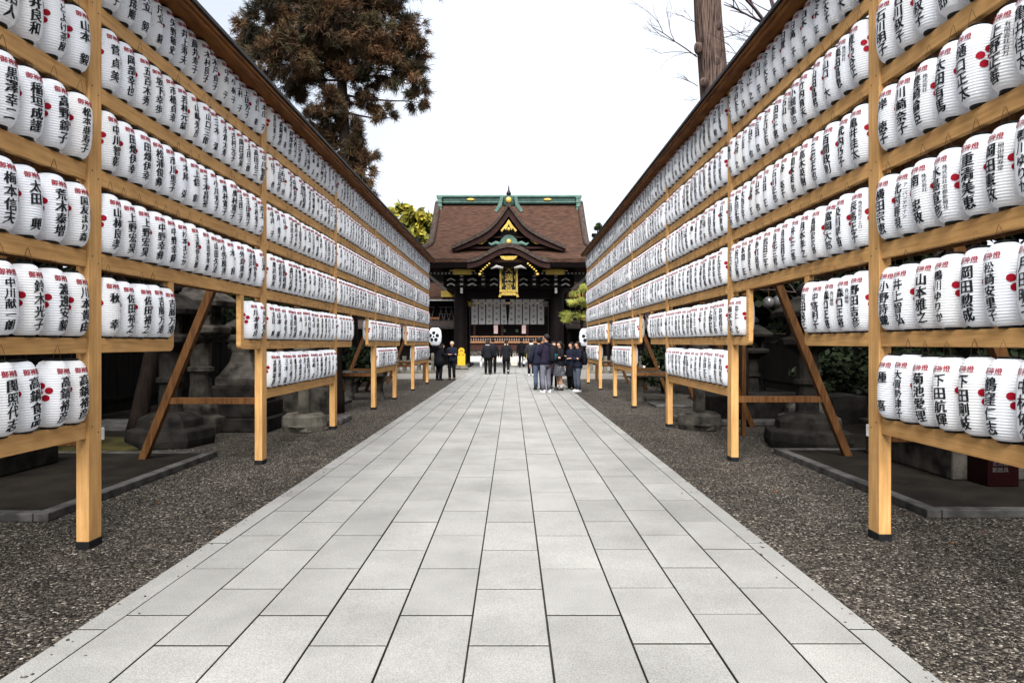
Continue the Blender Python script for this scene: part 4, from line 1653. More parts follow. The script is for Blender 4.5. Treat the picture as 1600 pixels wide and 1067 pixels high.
# carved frog-leg strut in copper green with pale wings
mb = MB()
mb.lathe([(.52, 0), (.52, .16), (.44, .40), (.28, .58), (.10, .66)], (GX, 37.6, 6.74), 14, sy=.35)
fl = mb.build('carved_strut', M_COPPER, dg_, smooth=False)
mb = MB()
mb.ball((GX, 37.40, 6.98), .15, 12, 8, 0, 1, .4, 1.1)
mb.build('crest', M_GOLD, fl, smooth=True)
for sx in (-1, 1):
    mb = MB()
    mb.tube([(GX + sx * .46, 37.5, 6.84), (GX + sx * .72, 37.46, 6.92), (GX + sx * .95, 37.46, 6.82), (GX + sx * 1.10, 37.48, 6.94)], [.13, .12, .09, .04], 8)
    mb.build('wing', M_COPPER, fl, smooth=True)

# undulating front gable over the entrance
kx = np.linspace(0, 2.2, 24)
kz = 5.90 + .78 * .5 * (1 + np.cos(PI * np.clip(kx / 2.15, 0, 1)))
ko = mirror(kx, kz + .02)
km = mirror(kx, kz - .20)
ki = mirror(kx * .99, kz - .20 - .30)
mb = MB()
band(mb, ko, km, 35.95, 38.3)
kr = mb.build('curved_gable_roof', M_THEND, gate)
mb = MB()
rows = [[(a, y, b + .03 + .02 * k) for a, b in ko] for k, y in enumerate((36.1, 36.8, 37.6, 38.4))]
mb.grid(rows)
mb.build('thatch', M_THATCH, kr)
mb = MB()
band(mb, [(a, b - .004) for a, b in km], ki, 36.06, 36.24)
kb = mb.build('bargeboard', M_GATER, kr)
mb = MB()
mb.prism([(GX - .46, 6.02), (GX + .46, 6.02), (GX + .36, 5.88), (GX + .2, 5.82), (GX - .2, 5.82), (GX - .36, 5.88)], 'y', 35.98, 36.05)
mb.build('gilt_pendant', M_GOLD, kb)
for sx in (-1, 1):
    mb = MB()
    for k in range(5):
        mb.ball((GX + sx * (1.02 + .11 * k), 36.0, 5.62 - .10 * k), .05, 8, 6, 0, 1.3, .5)
    mb.ball((GX + sx * 1.52, 36.0, 5.06), .09, 10, 6, 0, 1, .5, .8)
    mb.build('gilt_fitting', M_GOLD, kb, smooth=True)
    mb = MB()
    mb.tube([(GX + sx * .3, 36.3, 5.42), (GX + sx * .65, 36.28, 5.50), (GX + sx * .95, 36.3, 5.38)], [.07, .09, .02], 8)
    mb.build('carving', M_PALE, kr, smooth=True)

# timber body under the eaves
mb = MB()
mb.box(GX - 3.7, GX + 3.7, 38.6, 45.6, 4.55, 6.0)
up = mb.build('upper_body', M_GATEW, gate)
mb = MB()
mb.box(GX - 4.6, GX + 4.6, 37.7, 38.0, 5.22, 5.36)
mb.build('eave_beam', M_GATEW, up)
mb = MB()
for k in range(45):
    x = GX - 4.5 + k * .205
    if abs(x - GX) > 1.4:
        mb.box(x - .05, x + .05, 37.60, 37.72, 5.24, 5.33)
mb.build('rafter_ends', M_PALE, up)
for sx in (-1, 1):
    mb = MB()
    mb.box(GX + sx * 2.55 - .50, GX + sx * 2.55 + .50, 37.5, 37.62, 5.20, 5.50)
    mb.box(GX + sx * 2.55 - .70, GX + sx * 2.55 + .70, 37.52, 37.6, 5.38, 5.46)
    mb.build('gilt_fitting', M_GOLD, up, bevel=.01)
# bracket arms with white painted ends
for sx in (-1, 1):
    for x in (1.42, 2.62):
        mb = MB()
        X = GX + sx * x
        mb.box(X - .16, X + .16, 38.0, 38.7, 4.58, 5.2)
        for z in (4.72, 4.98):
            mb.box(X - .42, X + .42, 38.15, 38.4, z - .06, z + .06)
        br = mb.build('bracket', M_GATEW, up, bevel=.01)
        mb = MB()
        for z, h in ((4.66, .10), (4.92, .10), (5.12, .09)):
            mb.box(X - .085, X + .085, 37.9, 38.0, z, z + h)
        mb.box(X - .07, X + .07, 37.88, 37.97, 4.20, 4.50) if x > 2 else None
        mb.build('white_end', M_PALE, br, bevel=.01)
        mb = MB()
        for dx in (-.60, .60) if x < 2 else (-.60, .55):
            for z in (4.70, 4.98):
                mb.bar((X + dx - .22, 38.1, z - .05), (X + dx, 38.05, z + .06), .05, .07)
                mb.bar((X + dx, 38.05, z + .06), (X + dx + .22, 38.1, z - .05), .05, .07)
        mb.build('carving', M_PALE, br)
    # long pale corner struts
    mb = MB()
    mb.bar((GX + sx * 4.5, 37.6, 5.25), (GX + sx * 3.55, 38.6, 4.45), .09, .12)
    mb.build('corner_rafter', M_PALE, up)
# posts, beams
for sx in (-1, 1):
    for x, y in ((2.80, 39.6), (2.86, 43.6)):
        mb = MB()
        X = GX + sx * x
        mb.lathe([(.44, .0), (.48, .06), (.46, .16), (.39, .22)], (X, y, 0.03), 18)
        mb.build('pillar_base', M_STONE, gate)
        mb = MB()
        mb.lathe([(.38, .24), (.38, 4.6)], (X, y, 0), 20)
        mb.build('pillar', M_GATEW, gate)
    mb = MB()
    mb.box(GX + sx * 2.95 - .12, GX + sx * 2.95 + .12, 39.8, 43.4, .3, 4.5)
    mb.build('side_wall', M_GATEW, gate)
    mb = MB()
    xa, xb = sorted((GX + sx * 2.3, GX + sx * 3.5))
    mb.box(xa, xb, 38.9, 44.2, .012, .20)
    mb.build('stone_plinth', M_STONE, gate, bevel=.02)
mb = MB()
mb.box(GX - 2.6, GX + 2.6, 39.45, 39.75, 3.98, 4.55)
mb.build('lintel', M_GATEW, gate, bevel=.01)
mb = MB()
mb.box(GX - 2.6, GX + 2.6, 43.45, 43.75, 4.05, 4.55)
mb.build('lintel', M_GATEW, gate, bevel=.01)
mb = MB()
mb.box(GX - 2.9, GX + 2.9, 39.8, 43.4, 4.48, 4.54)
mb.build('ceiling', M_GATEW, gate)

# name plaque hung under the gable
pq = thing('name_plaque', 'gold framed black plaque with three gold characters hung high on the gate', 'plaque', (GX, 37.3, 3.95))
CP = GX
mb = MB()
mb.box(CP - .40, CP + .40, 37.26, 37.34, 4.15, 5.72)
mb.build('board', M_RIM, pq)
mb = MB()
for sx in (-1, 1):
    mb.box(CP + sx * .44 - .055, CP + sx * .44 + .055, 37.2, 37.36, 4.12, 5.74)
mb.box(CP - .52, CP + .52, 37.18, 37.36, 5.70, 5.84)
mb.box(CP - .50, CP + .50, 37.18, 37.36, 4.22, 4.34)
mb.prism([(CP - .46, 4.20), (CP + .46, 4.20), (CP + .56, 3.96), (CP + .44, 3.93), (CP + .40, 4.04), (CP - .40, 4.04), (CP - .44, 3.93), (CP - .56, 3.96)], 'y', 37.2, 37.34)
for sx in (-1, 1):
    for k in range(3):
        mb.ball((CP + sx * .33, 37.24, 4.6 + k * .42), .05, 8, 6, 0, .7, .5, 2.2)
mb.build('frame', M_GOLD, pq, bevel=.008)
mb = MB()
flat_text(mb, '天満宮', (CP, 37.255, 5.02), .47, (1, 0, 0), (0, 0, 1), (0, -1, 0), True, gap=1.0, bold=.035, lift=.006)
mb.build('lettering', M_GOLD, pq)

# curtain with plum crests
ct_ = thing('shrine_curtain', 'white curtain panels with small black plum crests hanging across the gate opening', 'curtain', (GX, 41.6, 4.1))
mb = MB()
y0, z0, z1 = 41.6, 2.58, 4.12
xs0, xs1 = -2.50, 1.98
N = 10
seam = MB()
for k in range(N):
    a = xs0 + (xs1 - xs0) * k / N
    b = xs0 + (xs1 - xs0) * (k + 1) / N
    rows = []
    for i in range(9):
        z = z1 + (z0 - z1) * i / 8
        pull = .10 * math.sin(PI * i / 8)
        sk = 0
        if k in (4, 5):
            sk = (-.16 if k == 4 else .16) * (1 - i / 8) * .8
        rows.append([(a + .03 + (b - a - .06) * j / 6 + sk * (j / 6 if k == 4 else 1 - j / 6), y0 + .03 * math.sin(j / 6 * PI * 2 + k) * (i / 8), z) for j in range(7)])
    mb.grid(rows)
cl = mb.build('cloth', M_CLOTH, ct_, smooth=True)
mb = MB()
for k in range(N):
    a = xs0 + (xs1 - xs0) * (k + .5) / N
    for j, z in enumerate((3.85, 3.58, 3.24, 2.88) if k % 2 else (3.72, 3.4, 3.05, 2.75)):
        big = (j + k) % 2 == 0
        for dx, dz, r in crest_dots():
            sc2 = 1.25 if big else .85
            mb.lathe([(r * sc2, 0), (.0005, .001)], (0, 0, 0), 8, cap=False)
            for i in range(mb.n - 16, mb.n):
                x_, y_, z_ = mb.v[i]
                mb.v[i] = (a + dx * sc2 + x_, y0 - .045 - z_, z + dz * sc2 + y_)
mb.build('plum_crest', M_INK, ct_)
mb = MB()
mb.tube([(-2.6, 41.6, 4.14), (2.3, 41.6, 4.14)], .03, 8)
mb.build('curtain_rod', M_GATEW, ct_)

# hanging bronze lantern-like fittings beside the curtain
for sx, px_ in ((-1, 734), (1, 853)):
    q = P(px_, 474, 40.4)
    t = thing('hanging_fitting', ('left' if sx < 0 else 'right') + ' pale gilt hanging lamp at the end of the gate lintel', 'lamp', q)
    mb = MB()
    mb.lathe([(.05, .2), (.24, .12), (.26, .06), (.17, .04), (.17, -.12), (.22, -.16), (.05, -.2)], q, 6)
    mb.build('body', M_GOLD if sx < 0 else M_PALE, t)
    mb = MB()
    mb.tube([(q.x, q.y, q.z + .2), (q.x, q.y, 4.5)], .02, 6)
    mb.build('chain', M_CORD, t)

# ------------------------------------------------------------------ inner hall seen through the gate
M_RAIL = mat('vermilion_rail', (0.17, 0.085, 0.04), (0.12, 0.058, 0.028), 0.6, 3)
M_REDW = mat('dark_red_panel', (0.036, 0.014, 0.010), (0.020, 0.009, 0.007), 0.6, 3)
ih = thing('inner_hall', 'dark inner worship hall with vermilion rail and row of small lamps beyond the gate', 'building', (0, 75, 0))
mb = MB()
mb.box(-14, 14, 78, 84, .1, 6.5)
mb.build('wall', M_GATEW, ih)
mb = MB()
mb.prism([(72.5, 5.6), (81, 11.5), (89, 5.6)], 'x', -16, 16)
mb.build('roof', M_THATCH, ih)
mb = MB()
mb.box(-13, 13, 74.6, 78, .0, .66)
mb.build('stone_base', M_STONE, ih)
mb = MB()
mb.box(-13, 13, 74.5, 74.7, .664, 1.42)
mb.build('panel', M_REDW, ih)
mb = MB()
mb.box(-13, 13, 74.3, 74.6, 1.44, 1.66)
mb.box(-13, 13, 74.4, 74.6, 2.08, 2.2)
mb.build('rail', M_RAIL, ih)
mb = MB()
for k in range(48):
    x = -6 + k * .26
    mb.lathe([(.04, 1.67), (.07, 1.70), (.07, 1.92), (.04, 1.96)], (x, 74.45, 0), 8)
mb.build('lamp_row', mat('dull_plaster', (.16, .12, .11), (.11, .085, .08), .8, 3), ih)
for x in (-1.80, 1.32):
    mb = MB()
    mb.box(x - .22, x + .22, 76, 76.3, 2.5, 3.45)
    mb.build('paper_hanging', mat('pink_paper', (.5, .36, .34), (.44, .31, .30), .8, 3), ih)
for x in (-.86, .56):
    mb = MB()
    mb.ball((x, 77.9, 2.85), .2, 12, 8, 0, 1, .3)
    mb.build('mirror', mat('green_bronze', (.18, .22, .12), None, .4, 5), ih, smooth=True)
for x in (-4.2, -1.1, 1.7, 4.3):
    mb = MB()
    mb.lathe([(.16, .66), (.16, 5.6)], (x, 76.5, 0), 12)
    mb.build('pillar', M_REDW, ih)
mb = MB()
mb.box(-13, 13, 76.2, 76.8, 4.6, 5.6)
mb.build('beam', M_GATEW, ih)

# ------------------------------------------------------------------ corridor wings either side of the gate
M_LATT = mat('pale_lattice', (0.20, 0.165, 0.16), (0.08, 0.065, 0.065), 0.8, 5)
M_PENT = mat('grey_bark_roof', (0.05, 0.037, 0.034), (0.022, 0.018, 0.017), 0.9, 4, (1, 1, 4), .4)
for s_, word in ((-1, 'left'), (1, 'right')):
    t = thing('corridor_wing', 'roofed dark corridor wing adjoining the ' + word + ' side of the shrine gate', 'building', (s_ * 8, 45, 0))
    xa, xb = sorted((s_ * 3.35, s_ * 14))
    mb = MB()
    mb.box(xa, xb, 44.6, 48, 0, 4.35)
    mb.build('wall', M_GATEW, t)
    mb = MB()
    mb.prism([(43.4, 4.25), (45.9, 5.35), (48.6, 4.25), (48.6, 4.42), (45.9, 5.55), (43.4, 4.42)], 'x', xa, xb)
    mb.build('roof', M_THATCH, t)
    mb = MB()
    mb.box(xa, xb, 43.42, 43.5, 4.12, 4.22)
    mb.build('eave_board', M_PALE, t)
    mb = MB()
    x0, x1 = sorted((s_ * 3.6, s_ * 4.5))
    mb.box(x0, x1, 43.3, 43.36, 4.36, 4.75)
    mb.build('gilt_fitting', M_GOLD, t)
    for k in range(4):
        mb = MB()
        x0, x1 = sorted((s_ * (3.6 + k * 1.5), s_ * (4.8 + k * 1.5)))
        mb.box(x0, x1, 44.50, 44.56, 2.75, 3.85)
        f = mb.build('window', M_GATEW, t)
        mb = MB()
        for q_ in range(7):
            xx = x0 + (x1 - x0) * (q_ + .5) / 7
            mb.bar((xx - .1 * ((-1) ** q_), 44.46, 2.8), (xx + .12 * ((-1) ** q_), 44.46, 3.8), .035, .05)
        for z in (2.82, 3.3, 3.75):
            mb.box(x0 + .03, x1 - .03, 44.42, 44.45, z, z + .045)
        mb.build('lattice', M_LATT, f)
    mb = MB()
    mb.prism([(42.4, 2.32), (44.6, 2.86), (44.6, 2.98), (42.4, 2.44)], 'x', xa, xb)
    mb.build('pent_roof', M_PENT, t)
    for k in range(4):
        mb = MB()
        x = s_ * (3.6 + k * 2.4)
        mb.box(x - .09, x + .09, 42.9, 43.08, 0, 2.4)
        mb.build('post', M_GATEW, t)

# pale stone fences at the far ends of the frames
for s_, word in ((-1, 'left'), (1, 'right')):
    t = thing('stone_fence', 'pale stone picket fence beyond the far end of the ' + word + ' frame', 'fence', (s_ * 5, 32.5, 0))
    for k in range(13):
        x = s_ * (3.75 + k * .34)
        mb = MB()
        mb.box(x - .09, x + .09, 32.4, 32.58, .0, .82 + (.14 if k % 6 == 0 else 0))
        mb.build('picket', M_STONEP, t, bevel=.015)
    mb = MB()
    xa, xb = sorted((s_ * 3.6, s_ * 8.0))
    mb.box(xa, xb, 32.45, 32.53, .50, .62)
    mb.build('fence_rail', M_STONEP, t)
    mb = MB()
    mb.box(xa, xb, 32.3, 32.7, 0, .14)
    mb.build('base', M_STONEP, t, bevel=.015)

# large plum-crest lanterns on posts at the far ends
for s_, px_, py_, word in ((-1, 680, 526, 'left'), (1, 915, 527, 'right')):
    D = 26.0
    q = P(px_, py_, D)
    t = thing('plum_crest_lantern', 'big round white lantern with black plum crest at the far end of the ' + word + ' frame', 'lantern', (q.x, D, q.z))
    mb = MB()
    prof = [(.10, -.34), (.17, -.31), (.23, -.2), (.25, 0), (.23, .2), (.17, .31), (.10, .34)]
    pr = []
    for i in range(29):
        z = -.34 + .68 * i / 28
        r = float(np.interp(z, [p[1] for p in prof], [p[0] for p in prof]))
        pr.append((r - (.006 if i % 2 else 0), z))
    mb.lathe(pr, q, 24)
    mb.build('paper_body', M_PAPER, t)
    mb = MB()
    mb.lathe([(.11, .335), (.11, .39)], q, 16)
    mb.lathe([(.11, -.39), (.11, -.335)], q, 16)
    mb.build('rim', M_RIM, t)
    mb = MB()
    for dx, dz, r in crest_dots():
        kk = 3.3
        ca = -PI / 2 - s_ * -.12
        n = 14
        pts, f = [], []
        for x, y in [(0, 0)] + [(r * kk * math.cos(2 * PI * i / n), r * kk * math.sin(2 * PI * i / n)) for i in range(n)]:
            z = dz * kk + y
            a = ca + (dx * kk + x) / .25
            rr = float(np.interp(z, [p[1] for p in prof], [p[0] for p in prof])) + .010
            pts.append((q.x + rr * math.cos(a), q.y + rr * math.sin(a), q.z + z))
        mb.add(pts, [(0, 1 + i, 1 + (i + 1) % n) for i in range(n)])
    mb.build('plum_crest', M_INK, t)
    st = thing('lantern_stand', 'dark wooden post and arm holding the ' + word + ' plum crest lantern', 'stand', (q.x + s_ * .42, D, 0))
    mb = MB()
    mb.box(q.x + s_ * .42 - .05, q.x + s_ * .42 + .05, D - .05, D + .05, 0, 2.5)
    mb.build('post', M_STRUT, st)
    mb = MB()
    x0, x1 = sorted((q.x - s_ * .15, q.x + s_ * .5))
    mb.box(x0, x1, D - .03, D + .03, 2.35, 2.42)
    mb.build('arm', M_STRUT, st)
    mb = MB()
    mb.tube([(q.x, D, q.z + .38), (q.x, D, 2.36)], .01, 5)
    mb.build('cord', M_CORD, st)

# yellow round-headed signboard
D = 37.0
q = P(721, 580, D)
t = thing('signboard', 'yellow round headed signboard on a pale stone foot left of the gate', 'sign', (q.x, D, 0))
mb = MB()
mb.lathe([(.36, .0), (.40, .08), (.34, .20), (.20, .24)], (q.x, D, 0.0), 14)
mb.build('foot', M_STONEP, t)
mb = MB()
poly = [(q.x - .21, .22), (q.x + .21, .22), (q.x + .21, .86), (q.x + .14, .90)] + \
       [(q.x + .17 * math.cos(R(a)), 1.02 + .17 * math.sin(R(a))) for a in range(-35, 216, 25)] + [(q.x - .14, .90), (q.x - .21, .86)]
mb.prism(poly, 'y', D - .05, D + .05)
mb.build('board', M_YELLOW, t, bevel=.01)
mb = MB()
mb.tube([(q.x + .07 * math.cos(R(a)), D - .055, .98 + .07 * math.sin(R(a))) for a in range(0, 181, 20)], .014, 5)
mb.box(q.x - .14, q.x - .05, D - .06, D - .051, .80, .83)
mb.box(q.x + .05, q.x + .14, D - .06, D - .051, .80, .83)
mb.build('marking', M_INK, t)


# ------------------------------------------------------------------ people
M_SKIN = mat('skin', (0.40, 0.215, 0.14), (0.35, 0.185, 0.12), 0.55, 9)
M_HAIR = mat('black_hair', (0.010, 0.008, 0.008), (0.016, 0.012, 0.010), 0.45, 30)
M_GHAIR = mat('pale_knit', (0.33, 0.29, 0.23), (0.26, 0.225, 0.18), 0.8, 20)
CL = {}


def cloth(name, c):
    if name not in CL:
        CL[name] = mat(name, c, tuple(x * .72 for x in c), .85, 7, bump=.25, bscale=14)
    return CL[name]


BLACK = cloth('black_coat_cloth', (.008, .008, .0105))
NAVY = cloth('navy_cloth', (.0095, .011, .021))
PURP = cloth('plum_navy_cloth', (.011, .009, .0185))
CHAR = cloth('charcoal_cloth', (.018, .0175, .019))
JEAN = cloth('blue_denim', (.050, .068, .105))
GREYT = cloth('grey_trousers', (.105, .105, .13))
DGREY = cloth('slate_trousers', (.055, .065, .088))
BLKT = cloth('black_trousers', (.006, .006, .0066))
MARO = cloth('dark_maroon_cloth', (.018, .010, .016))
M_SHOEW = mat('white_shoe', (.42, .41, .42), None, .6, 9)
M_SHOEB = mat('black_shoe', (.012, .012, .013), None, .45, 9)
M_SOCK = mat('white_sock', (.42, .40, .39), None, .8, 9)


def plaid():
    m = bpy.data.materials.new('plaid_skirt_cloth')
    m.use_nodes = True
    t = m.node_tree
    b = t.nodes['Principled BSDF']
    b.inputs['Roughness'].default_value = .9
    co = t.nodes.new('ShaderNodeTexCoord')
    ws = []
    for d, s_ in (('Z', 5.5), ('X', 6.5)):
        w_ = t.nodes.new('ShaderNodeTexWave')
        w_.bands_direction = d
        w_.inputs['Scale'].default_value = s_
        w_.inputs['Distortion'].default_value = .3
        t.links.new(co.outputs['Object'], w_.inputs['Vector'])
        r = t.nodes.new('ShaderNodeMapRange')
        r.inputs['From Min'].default_value = .82
        r.inputs['From Max'].default_value = .95
        t.links.new(w_.outputs['Fac'], r.inputs['Value'])
        ws.append(r)
    mxx = t.nodes.new('ShaderNodeMath')
    mxx.operation = 'MAXIMUM'
    t.links.new(ws[0].outputs['Result'], mxx.inputs[0])
    t.links.new(ws[1].outputs['Result'], mxx.inputs[1])
    x = t.nodes.new('ShaderNodeMix')
    x.data_type = 'RGBA'
    x.inputs['A'].default_value = (.010, .011, .017, 1)
    x.inputs['B'].default_value = (.10, .10, .115, 1)
    t.links.new(mxx.outputs[0], x.inputs['Factor'])
    t.links.new(x.outputs['Result'], b.inputs['Base Color'])
    return m


M_PLAID = plaid()


def skin_body(name, chains, root, m, parent, sub=1):
    """chains: lists of (key, co, radius); shared keys weld the chains into one skinned body"""
    idx, V, E, Rr = {}, [], [], []
    for ch in chains:
        prev = None
        for k, co, r in ch:
            if k not in idx:
                idx[k] = len(V)
                V.append(co)
                Rr.append(r)
            i = idx[k]
            if prev is not None:
                E.append((prev, i))
            prev = i
    me = bpy.data.meshes.new(name)
    me.from_pydata(V, E, [])
    me.materials.append(m)
    o = bpy.data.objects.new(name, me)
    col.objects.link(o)
    o.parent = parent
    s_ = o.modifiers.new('skin', 'SKIN')
    s_.use_smooth_shade = True
    for i, r in enumerate(Rr):
        d = me.skin_vertices[0].data[i]
        d.radius = (r, r) if not hasattr(r, '__len__') else r
        d.use_root = (i == idx[root])
    if sub:
        o.modifiers.new('sub', 'SUBSURF').levels = sub
        o.modifiers['sub'].render_levels = sub
    return o


def loft(mb, rings, seg=16, mi=0, pleat=0.0):
    """rings: (cx, cy, z, rx, ry)"""
    v, f = [], []
    for (x, y, z, rx, ry) in rings:
        for k in range(seg):
            a = 2 * PI * k / seg
            w_ = 1 + pleat * (1 if k % 2 else -1)
            v.append((x + rx * w_ * math.cos(a), y + ry * w_ * math.sin(a), z))
    for i in range(len(rings) - 1):
        for k in range(seg):
            k2 = (k + 1) % seg
            f.append((i * seg + k, i * seg + k2, (i + 1) * seg + k2, (i + 1) * seg + k))
    f.append(tuple(range(seg - 1, -1, -1)))
    f.append(tuple((len(rings) - 1) * seg + k for k in range(seg)))
    mb.add(v, f, mi)


def person(label, x, y, h, face, top_m, leg_m, shoe_m=None, arms=None, legs=None, coat=.78, skirt=None, hair='short', hair_m=None,
           bow=0.0, turn=0.0, bulk=1.0, socks=False, bare=False, scarf=None, group='visitors near the gate'):
    """face: heading in degrees, 0 looks at the camera, 180 away. Heights are drawn for 1.70 m and scaled."""
    t = thing('person', label, 'person', (x, y, .032 if -2.1 < x < 1.75 else .004), group, R(face))
    k = h / 1.70
    t.scale = (k, k, k)
    V3 = Vector
    arms = arms or {}
    la = arms.get('l', ((.25, .03, 1.12), (.27, -.04, .86)))
    ra = arms.get('r', ((-.25, .03, 1.12), (-.27, -.04, .86)))
    legs = legs or {}
    ll = legs.get('l', ((.10, -.02, .48), (.105, .02, .09)))
    rl = legs.get('r', ((-.10, -.02, .48), (-.105, .02, .09)))
    hb = V3((0, -.10 * bow, -.06 * bow))                    # bowed head
    neck = V3((0, .01, 1.44)) + hb * .2
    hd = Matrix.Rotation(R(turn), 3, 'Z')
    H = lambda px_, py_, pz: neck + hb * .5 + hd @ (Matrix.Rotation(bow * .5, 3, 'X') @ V3((px_, py_, pz)))
    ch = [[('pel', V3((0, 0, .94)), (.125, .10)), ('sp', V3((0, .01, 1.10)), (.115, .09)), ('chest', V3((0, .01, 1.28)), (.14, .10)),
           ('nb', V3((0, .01, 1.40)), (.075, .065)), ('neck', neck + V3((0, 0, .02)), .05), ('jaw', H(0, -.012, .085), (.058, .070)),
           ('face', H(0, -.012, .145), (.070, .086)), ('crown', H(0, 0, .205), (.066, .078)), ('top', H(0, .005, .238), .035)],
          [('face', None, None), ('nose', H(0, -.108, .125), .014)],
          [('face', None, None), ('earl', H(.079, .005, .130), .015)],
          [('face', None, None), ('earr', H(-.079, .005, .130), .015)]]
    for sfx, (el, wr), sx in (('l', la, 1), ('r', ra, -1)):
        el, wr = V3(el), V3(wr)
        d = (wr - el).normalized()
        sd = d.cross(V3((0, 0, 1)))
        sd = sd.normalized() if sd.length > .1 else V3((0, 1, 0)) if abs(d.z) > .9 else V3((1, 0, 0))
        if abs(d.z) > .9:
            sd = V3((0, -1, 0))
        palm = wr + d * .075
        nrm = d.cross(sd)
        ch.append([('chest', None, None), ('sh' + sfx, V3((sx * .165, .015, 1.375)), .062), ('el' + sfx, el, .045), ('wr' + sfx, wr, .028), ('pm' + sfx, palm, (.034, .018))])
        for q_, (off, ln) in enumerate(((.028, .070), (.010, .080), (-.009, .075), (-.027, .058))):
            b0 = palm + sd * off + d * .018
            ch.append([('pm' + sfx, None, None), (f'f{q_}{sfx}a', b0 + d * ln * .5 + nrm * .004, .0085), (f'f{q_}{sfx}b', b0 + d * ln + nrm * .018, .007)])
        ch.append([('wr' + sfx, None, None), (f'th{sfx}a', wr + d * .045 + sd * .036, .0095), (f'th{sfx}b', wr + d * .085 + sd * .052, .008)])
    for sfx, (kn, an), sx in (('l', ll, 1), ('r', rl, -1)):
        kn, an = V3(kn), V3(an)
        ch.append([('pel', None, None), ('hip' + sfx, V3((sx * .092, 0, .86)), .085), ('kn' + sfx, kn, .055), ('cf' + sfx, kn.lerp(an, .35) + V3((0, .015, 0)), .052),
                   ('an' + sfx, an, .036), ('toe' + sfx, an + V3((sx * .01, -.13, -.055)), .032)])
    seen = {}
    for c in ch:
        for i, (a, b, r) in enumerate(c):
            if b is None:
                c[i] = (a, *seen[a])
            else:
                seen[a] = (b, r)
    skin_body('body', ch, 'pel', M_SKIN, t, 1)
    # eyes and mouth
    mb = MB()
    for sx in (-1, 1):
        c = H(sx * .032, -.090, .148)
        mb.ball(c, .010, 8, 6, 0, 1.3, .7, .7)
    c = H(0, -.088, .082)
    mb.ball(c, .016, 8, 6, 0, 1.2, .5, .35)
    mb.build('eyes_and_mouth', M_HAIR, t, local=True)
    # hair
    hm = hair_m or M_HAIR
    mb = MB()
    c = H(0, .016, .172)
    mb.ball(c, .100, 14, 10, 0, .92, 1.04, .95)
    o0 = mb.n
    for i in range(mb.n):                                    # keep the face open
        p = V3(mb.v[i]) - (neck + hb * .5)
        p = hd.transposed() @ p
        if p.y < -.045 and p.z < .185:
            p.y = -.040 + .3 * (p.y + .045)
            mb.v[i] = tuple(hd @ p + neck + hb * .5)
    if hair == 'long':
        loft(mb, [(H(0, .05, .15).x, H(0, .05, .15).y, H(0, .05, .15).z, .090, .070), (H(0, .065, .03).x, H(0, .065, .03).y, 1.45, .088, .055), (0, .085, 1.32, .07, .04), (0, .09, 1.25, .04, .02)], 12)
    elif hair == 'bob':
        q_ = H(0, .03, .10)
        loft(mb, [(q_.x, q_.y, q_.z + .07, .097, .085), (q_.x, q_.y + .012, q_.z - .02, .098, .080), (q_.x, q_.y + .02, q_.z - .06, .085, .065)], 14)
    elif hair == 'tail':
        q_ = H(0, .11, .17)
        mb.tube([q_, q_ + V3((0, .05, -.04)), q_ + V3((0, .045, -.15)), q_ + V3((0, .02, -.24))], [.03, .034, .026, .008], 8)
    mb.build('hair', hm, t, smooth=True, local=True)
    # coat: torso shell and sleeves
    mb = MB()
    b_ = bulk
    hem = coat
    rings = [(0, .01, hem, .205 * b_, .155 * b_), (0, .01, max(hem + .05, .9), .198 * b_, .150 * b_), (0, .01, 1.05, .180 * b_, .142 * b_), (0, .012, 1.20, .188 * b_, .146 * b_),
             (0, .015, 1.32, .190 * b_, .138 * b_), (0, .015, 1.385, .150, .112), (0, .012, 1.43, .085, .080), (neck.x, neck.y, neck.z + .035, .070, .072)]
    loft(mb, rings, 18)
    for (el, wr), sx in ((la, 1), (ra, -1)):
        el, wr = V3(el), V3(wr)
        sh = V3((sx * .155, .015, 1.365))
        d = (wr - el).normalized()
        mb.tube([sh + V3((-sx * .04, 0, .01)), sh, sh.lerp(el, .5), el, el.lerp(wr, .5), wr + d * .01], [.070 * b_, .078 * b_, .068 * b_, .062 * b_, .054 * b_, .046 * b_], 10)
    mb.build('jacket', top_m, t, smooth=True, local=True)
    if scarf:
        mb = MB()
        mb.lathe([(.085, 1.40), (.105, 1.43), (.10, 1.48), (.075, 1.50)], (0, .0, 0), 14)
        mb.build('scarf', scarf, t, smooth=True, local=True)
    if skirt:
        mb = MB()
        z0, m_ = skirt
        loft(mb, [(0, .0, z0, .235, .20), (0, 0, (z0 + .95) / 2, .205, .17), (0, .0, .97, .165, .13)], 32, 0, .03)
        mb.build('skirt', m_, t, local=True)
    if leg_m is not None:
        mb = MB()
        loft(mb, [(0, .0, .74, .16, .115), (0, .0, .84, .175, .13), (0, 0, .96, .165, .125)], 16)
        for (kn, an), sx in ((ll, 1), (rl, -1)):
            kn, an = V3(kn), V3(an)
            mb.tube([V3((sx * .085, 0, .90)), V3((sx * .092, 0, .80)), V3((sx * .092, 0, .80)).lerp(kn, .55), kn, kn.lerp(an, .5), an + V3((0, .0, .0))], [.095, .10, .088, .074, .068, .064], 12)
        mb.build('tights' if bare == 'tights' else 'trousers', leg_m, t, smooth=True, local=True)
    if socks:
        mb = MB()
        for an in (ll[1], rl[1]):
            an = V3(an)
            mb.tube([an + V3((0, .0, -.04)), an + V3((0, .005, .10))], [.046, .048], 10)
        mb.build('socks', M_SOCK, t, smooth=True, local=True)
